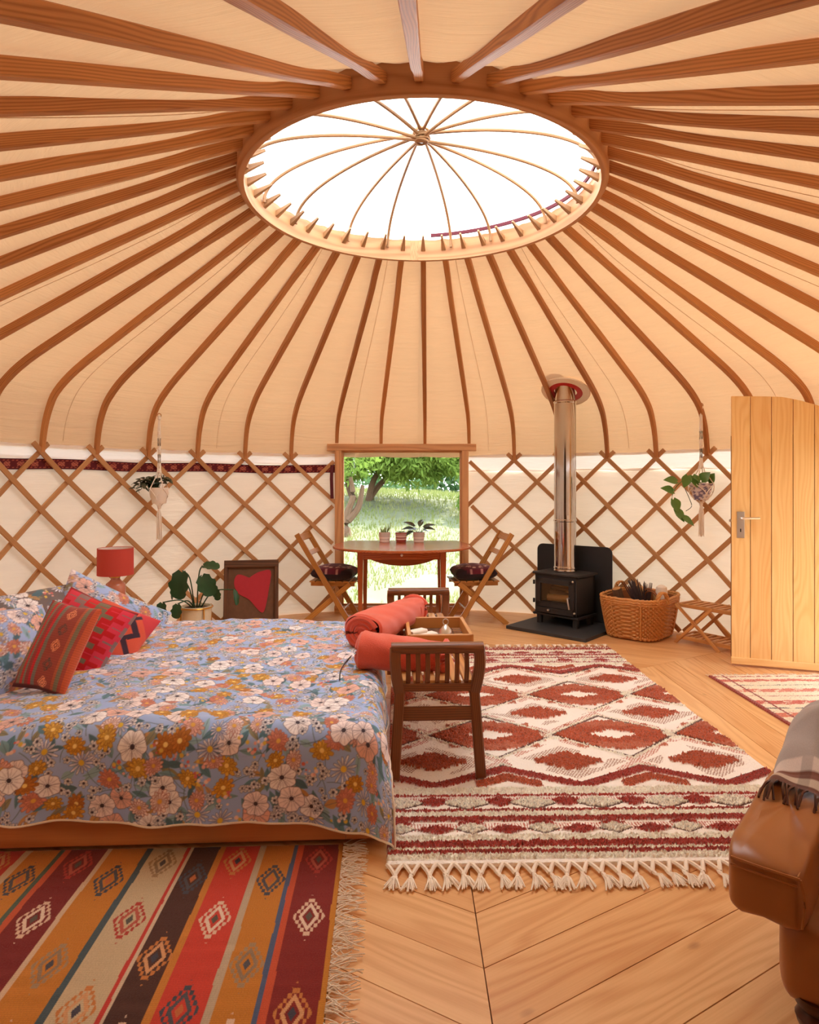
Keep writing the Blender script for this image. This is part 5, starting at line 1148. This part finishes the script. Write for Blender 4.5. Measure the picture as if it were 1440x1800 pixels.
def hpot(name, label, loc, top, bot, pr, taper, colf=None, mat=None):
    t = thing(name, label, 'plant', loc); n = 40; zs = np.linspace(bot, top, 26); vs = []; fs = []; cs = []
    for j, z in enumerate(zs):
        f = (z-bot)/(top-bot); r_ = pr*(taper+(1-taper)*min(1, (f+0.05)**0.55)) if taper > 0.6 else pr*(taper+(1-taper)*f)
        for i in range(n): a = 2*PI*i/n; vs.append((r_*math.cos(a), r_*math.sin(a), z)); cs.append(colf(a, f) if colf else (238, 228, 214))
    for j in range(25):
        for i in range(n): fs.append((j*n+i, j*n+(i+1) % n, (j+1)*n+(i+1) % n, (j+1)*n+i))
    fs.append(tuple(range(n-1, -1, -1))); mb = MB(); mb.add(vs, fs); mb.build('pot', M['vc_pot'], t, col=lin(np.array(cs, float))); MB().lathe([(pr*0.97, top-0.012), (0.0, top-0.008)], 24, cap=False).build('soil', M['soil'], t); return t
HLx, HLy = -2.275, 5.88
hanger('white macrame hanger with tassel on the left side of the yurt', (HLx, HLy, 0), 2.02, 1.365, 1.215, 0.08, 0.885, None, knots=(1.86, 1.72))
t = hpot('hanging_plant', 'trailing dark-leaved plant in a white pot in the left hanger', (HLx, HLy, 0), 1.365, 1.220, 0.078, 0.70)
for i in range(9):
    a = random.uniform(2.5, 3.9) if i < 6 else random.uniform(0, 6.28); L = random.uniform(.12, .26) if i < 6 else .08; e = np.array([math.cos(a)*L, math.sin(a)*L*0.5, random.uniform(-.10, .06) if i < 6 else 0.07])
    path = arc((0, 0, 1.36), np.array([0, 0, 1.37])+e, (0, 0, 0.05), 7); MB().tube(path, 0.0025, 5).build('stem', M['leafbrown'], t); lfm = MB()
    for q in path[1:]:
        for s_ in (-1, 1): d = nrm(np.array([math.cos(a)*0.5-s_*math.sin(a), random.uniform(-.5, .3), random.uniform(-.5, .3)])); leaf_add(lfm, q, d, (0, -0.4, 1), random.uniform(.05, .075), 0.020, False, 0.3, 5)
    lfm.build('leaves', M['leafbrown'] if i % 3 else M['leafdark'], t)
HRx, HRy = 2.605, 5.78
def toile(a, f):
    v = math.sin(a*5+3*math.sin(f*7))*math.sin(f*11+2*math.cos(a*3))+0.5*math.sin(a*11+f*17); return (120, 112, 140) if v > 0.25 else (222, 212, 214)
hanger('white macrame hanger with tassel near the open door', (HRx, HRy, 0), 2.10, 1.405, 1.245, 0.105, 0.925, None, knots=(1.76,))
t = hpot('hanging_plant', 'trailing green-leaved plant in a blue and white pot in the right hanger', (HRx, HRy, 0), 1.405, 1.255, 0.102, 0.58, toile)
path = smoothpath([(0.0, -0.02, 1.40), (-0.12, -0.06, 1.46), (-0.23, -0.08, 1.40), (-0.29, -0.08, 1.30), (-0.27, -0.08, 1.17), (-0.20, -0.08, 1.10)], 4); MB().tube(path, 0.0035, 6).build('stem', M['leafmid'], t)
MB().tube(smoothpath([(-0.18, -0.08, 1.36), (-0.14, -0.08, 1.27), (-0.12, -0.08, 1.20), (-0.17, -0.08, 1.16)], 4), 0.003, 6).build('stem', M['leafbrown'], t)
for b_, d, L, W in (((-0.10, -0.06, 1.47), (0.2, -0.3, -0.6), .11, .05), ((-0.15, -0.07, 1.47), (-0.3, -0.2, -0.8), .11, .045), ((-0.25, -0.08, 1.42), (-0.8, -0.2, 0.2), .12, .045), ((-0.28, -0.08, 1.33), (-0.7, -0.2, 0.3), .12, .045), ((-0.28, -0.08, 1.26), (0.3, -0.3, -0.8), .12, .05), ((-0.26, -0.08, 1.17), (0.5, -0.2, -0.6), .13, .045), ((-0.20, -0.08, 1.11), (0.8, -0.2, -0.5), .13, .035), ((-0.02, -0.05, 1.43), (0.3, -0.4, 0.5), .10, .05), ((0.05, -0.03, 1.42), (0.2, -0.5, 0.6), .09, .045), ((-0.05, -0.07, 1.42), (-0.4, -0.5, 0.3), .10, .05)):
    mb = MB(); leaf_add(mb, b_, d, (0, -0.8, 0.6), L, W, True, 0.25); mb.build('leaf', M['leafmid'], t)
# ---- leather armchair, bottom right
AD = np.array([0.64, 0.77]); AE = np.array([0.77, -0.64])
ac = thing('leather_armchair', 'tan leather armchair with padded arms on dark turned feet', 'armchair', (0.815, 1.665, 0.0), math.atan2(AE[1], AE[0]))   # local x along AE, y along AD
def rbox(c, size, r_, bul=0.0, n=10, e=0.35):
    mb = MB(); us = np.linspace(-PI/2, PI/2, 2*n+1); vs = np.linspace(-PI, PI, 4*n+1)[:-1]; V = []; F = []
    sg = lambda x, p: math.copysign(abs(x)**p, x)
    for a in us:
        for b in vs:
            x = sg(math.cos(a), e)*sg(math.cos(b), e); y = sg(math.cos(a), e)*sg(math.sin(b), e); z = sg(math.sin(a), e)
            w_ = 0.004*math.sin(x*9+z*5)+0.004*math.sin(y*11+x*3); V.append((c[0]+size[0]/2*x*(1+bul*(1-y*y)), c[1]+size[1]/2*y, c[2]+size[2]/2*z*(1+bul*(1-x*x))+w_))
    k = len(vs)
    for i in range(len(us)-1):
        for j in range(k): F.append((i*k+j, i*k+(j+1) % k, (i+1)*k+(j+1) % k, (i+1)*k+j))
    mb.add(V, F); return mb
def armparts(x0):
    a = rbox((x0+0.085, 0.36, 0.385), (0.185, 0.74, 0.170), 0.05, 0.04, 14, 0.28).build('arm_pad', M['leather'], ac)
    sm = MB(); sm.tube([(x0+0.012, -0.003, 0.446), (x0+0.085, -0.0095, 0.448), (x0+0.165, -0.003, 0.446)], 0.004, 6); sm.tube(smoothpath([(x0+0.166, -0.003, 0.446), (x0+0.175, -0.004, 0.40), (x0+0.170, -0.003, 0.33)], 4), 0.0035, 6); sm.tube(smoothpath([(x0+0.160, 0.002, 0.447), (x0+0.165, 0.3, 0.455), (x0+0.165, 0.6, 0.452)], 4), 0.0028, 6)
    sm.tube([(x0+0.012, -0.006, 0.430), (x0+0.085, -0.012, 0.432), (x0+0.160, -0.006, 0.430)], 0.003, 6); sm.build('seam', M['leather'], a)
    rbox((x0+0.175, 0.38, 0.205), (0.16, 0.68, 0.25), 0.05, 0.06, 12, 0.45).build('side_panel', M['leather'], ac)
armparts(0.0); armparts(0.76)
rbox((0.48, 0.36, 0.20), (0.62, 0.70, 0.22), 0.05, 0.03, 12, 0.35).build('seat_cushion', M['leather'], ac); rbox((0.56, 0.72, 0.50), (0.62, 0.20, 0.62), 0.05, 0.03, 12, 0.35).build('backrest', M['leather'], ac)
for (x, y) in ((0.185, 0.09), (0.80, 0.09), (0.185, 0.68), (0.80, 0.68)): MB().lathe([(0.0, 0.0), (0.022, 0.0), (0.028, 0.012), (0.024, 0.03), (0.040, 0.05), (0.046, 0.07), (0.036, 0.09), (0.048, 0.105), (0.05, 0.125), (0.0, 0.126)], 18, (x, y, 0)).build('foot', M['darkfoot'], ac)
# throw over the arm
def tw(x, y, z): q = np.array([0.815, 1.665])+AE*x+AD*y; return (q[0], q[1], z)
us = np.linspace(0, 1, 90); vs_ = np.linspace(0, 1, 70); P = np.zeros((90, 70, 3)); C_ = np.zeros((90, 70, 3))
for i, u in enumerate(us):
    for j, v in enumerate(vs_):
        x = -0.035+0.36*u; y = 0.42+0.42*v+0.02*math.sin(u*7); arm = 1/(1+math.exp((x-0.20)*60)); left = 1/(1+math.exp(-(x+0.008)*90))
        z = 0.315+0.170*left*max(arm, min(1, v*2.2))+0.008*math.sin(u*15+v*4)+0.010*math.sin(v*17+u*6)+0.02*math.exp(-((v-0.18)/0.1)**2)
        z += 0.17*left*min(1, max(0, (v-0.22)/0.4))*min(1, 0.35+u*1.6)
        P[i, j] = tw(x, y, z); k = v*10
        C_[i, j] = (104, 62, 50) if v < 0.10 else ((196, 178, 160) if v < 0.17 else ((122, 78, 64) if v < 0.24 else ((214, 200, 190) if v < 0.33 else (172, 162, 156))))
        if int(u*12) % 4 == 0 and v < 0.33: C_[i, j] *= 0.85
o = grid_obj('throw_blanket', P, M['vc_throw'], None, col=lin(C_)); tag(o, 'grey and brown striped throw draped over the armchair arm', 'blanket')
fr = MB()
for i in range(46):
    u = random.uniform(0, 1); b0 = P[int(u*89), 0]; dx = random.uniform(-.02, .02)
    fr.tube(smoothpath([b0, np.array(tw(-0.035+0.36*u+dx*0.5, 0.40-0.03, b0[2]+0.012)), np.array(tw(-0.035+0.36*u+dx, 0.40-random.uniform(.05, .075), b0[2]-0.015))], 3), 0.0036, 5)
fr.build('tassels', M['darkfoot'], o, kind='stuff')

# ---- small details
for k in range(-20, 21, 3):
    a = kphi(k+0.42); pts = [pol(c[0]-0.012, a, c[1]-0.014) for c in cp_[4:-2]]
    if abs(math.degrees(a)) < 155: MB().tube(pts, 0.0018, 5).build('seam', M['canvas'], me_ceil)
st = MB(); st.sweep([(-0.838, 7.0, 1.60), (-0.842, 6.985, 1.45), (-0.836, 6.99, 1.24)], chamf(0.035, 0.012, 0.002), up=(0, 1, 0))
st = st.build('band_end', plain('maroon_cloth', S(92, 34, 42), 0.9), bpy.data.objects['woven_band'], label='loose maroon end hanging beside the window')
cb_ = MB(); cb_.tube(smoothpath([(-0.25, 3.66, 0.475), (-0.30, 3.50, 0.478), (-0.325, 3.37, 0.480), (-0.34, 3.20, 0.478), (-0.33, 3.06, 0.474)], 5), 0.0035, 6)
tag(cb_.build('cord', M['black'], None), 'thin dark cord trailing over the duvet from under the towels', 'cord')
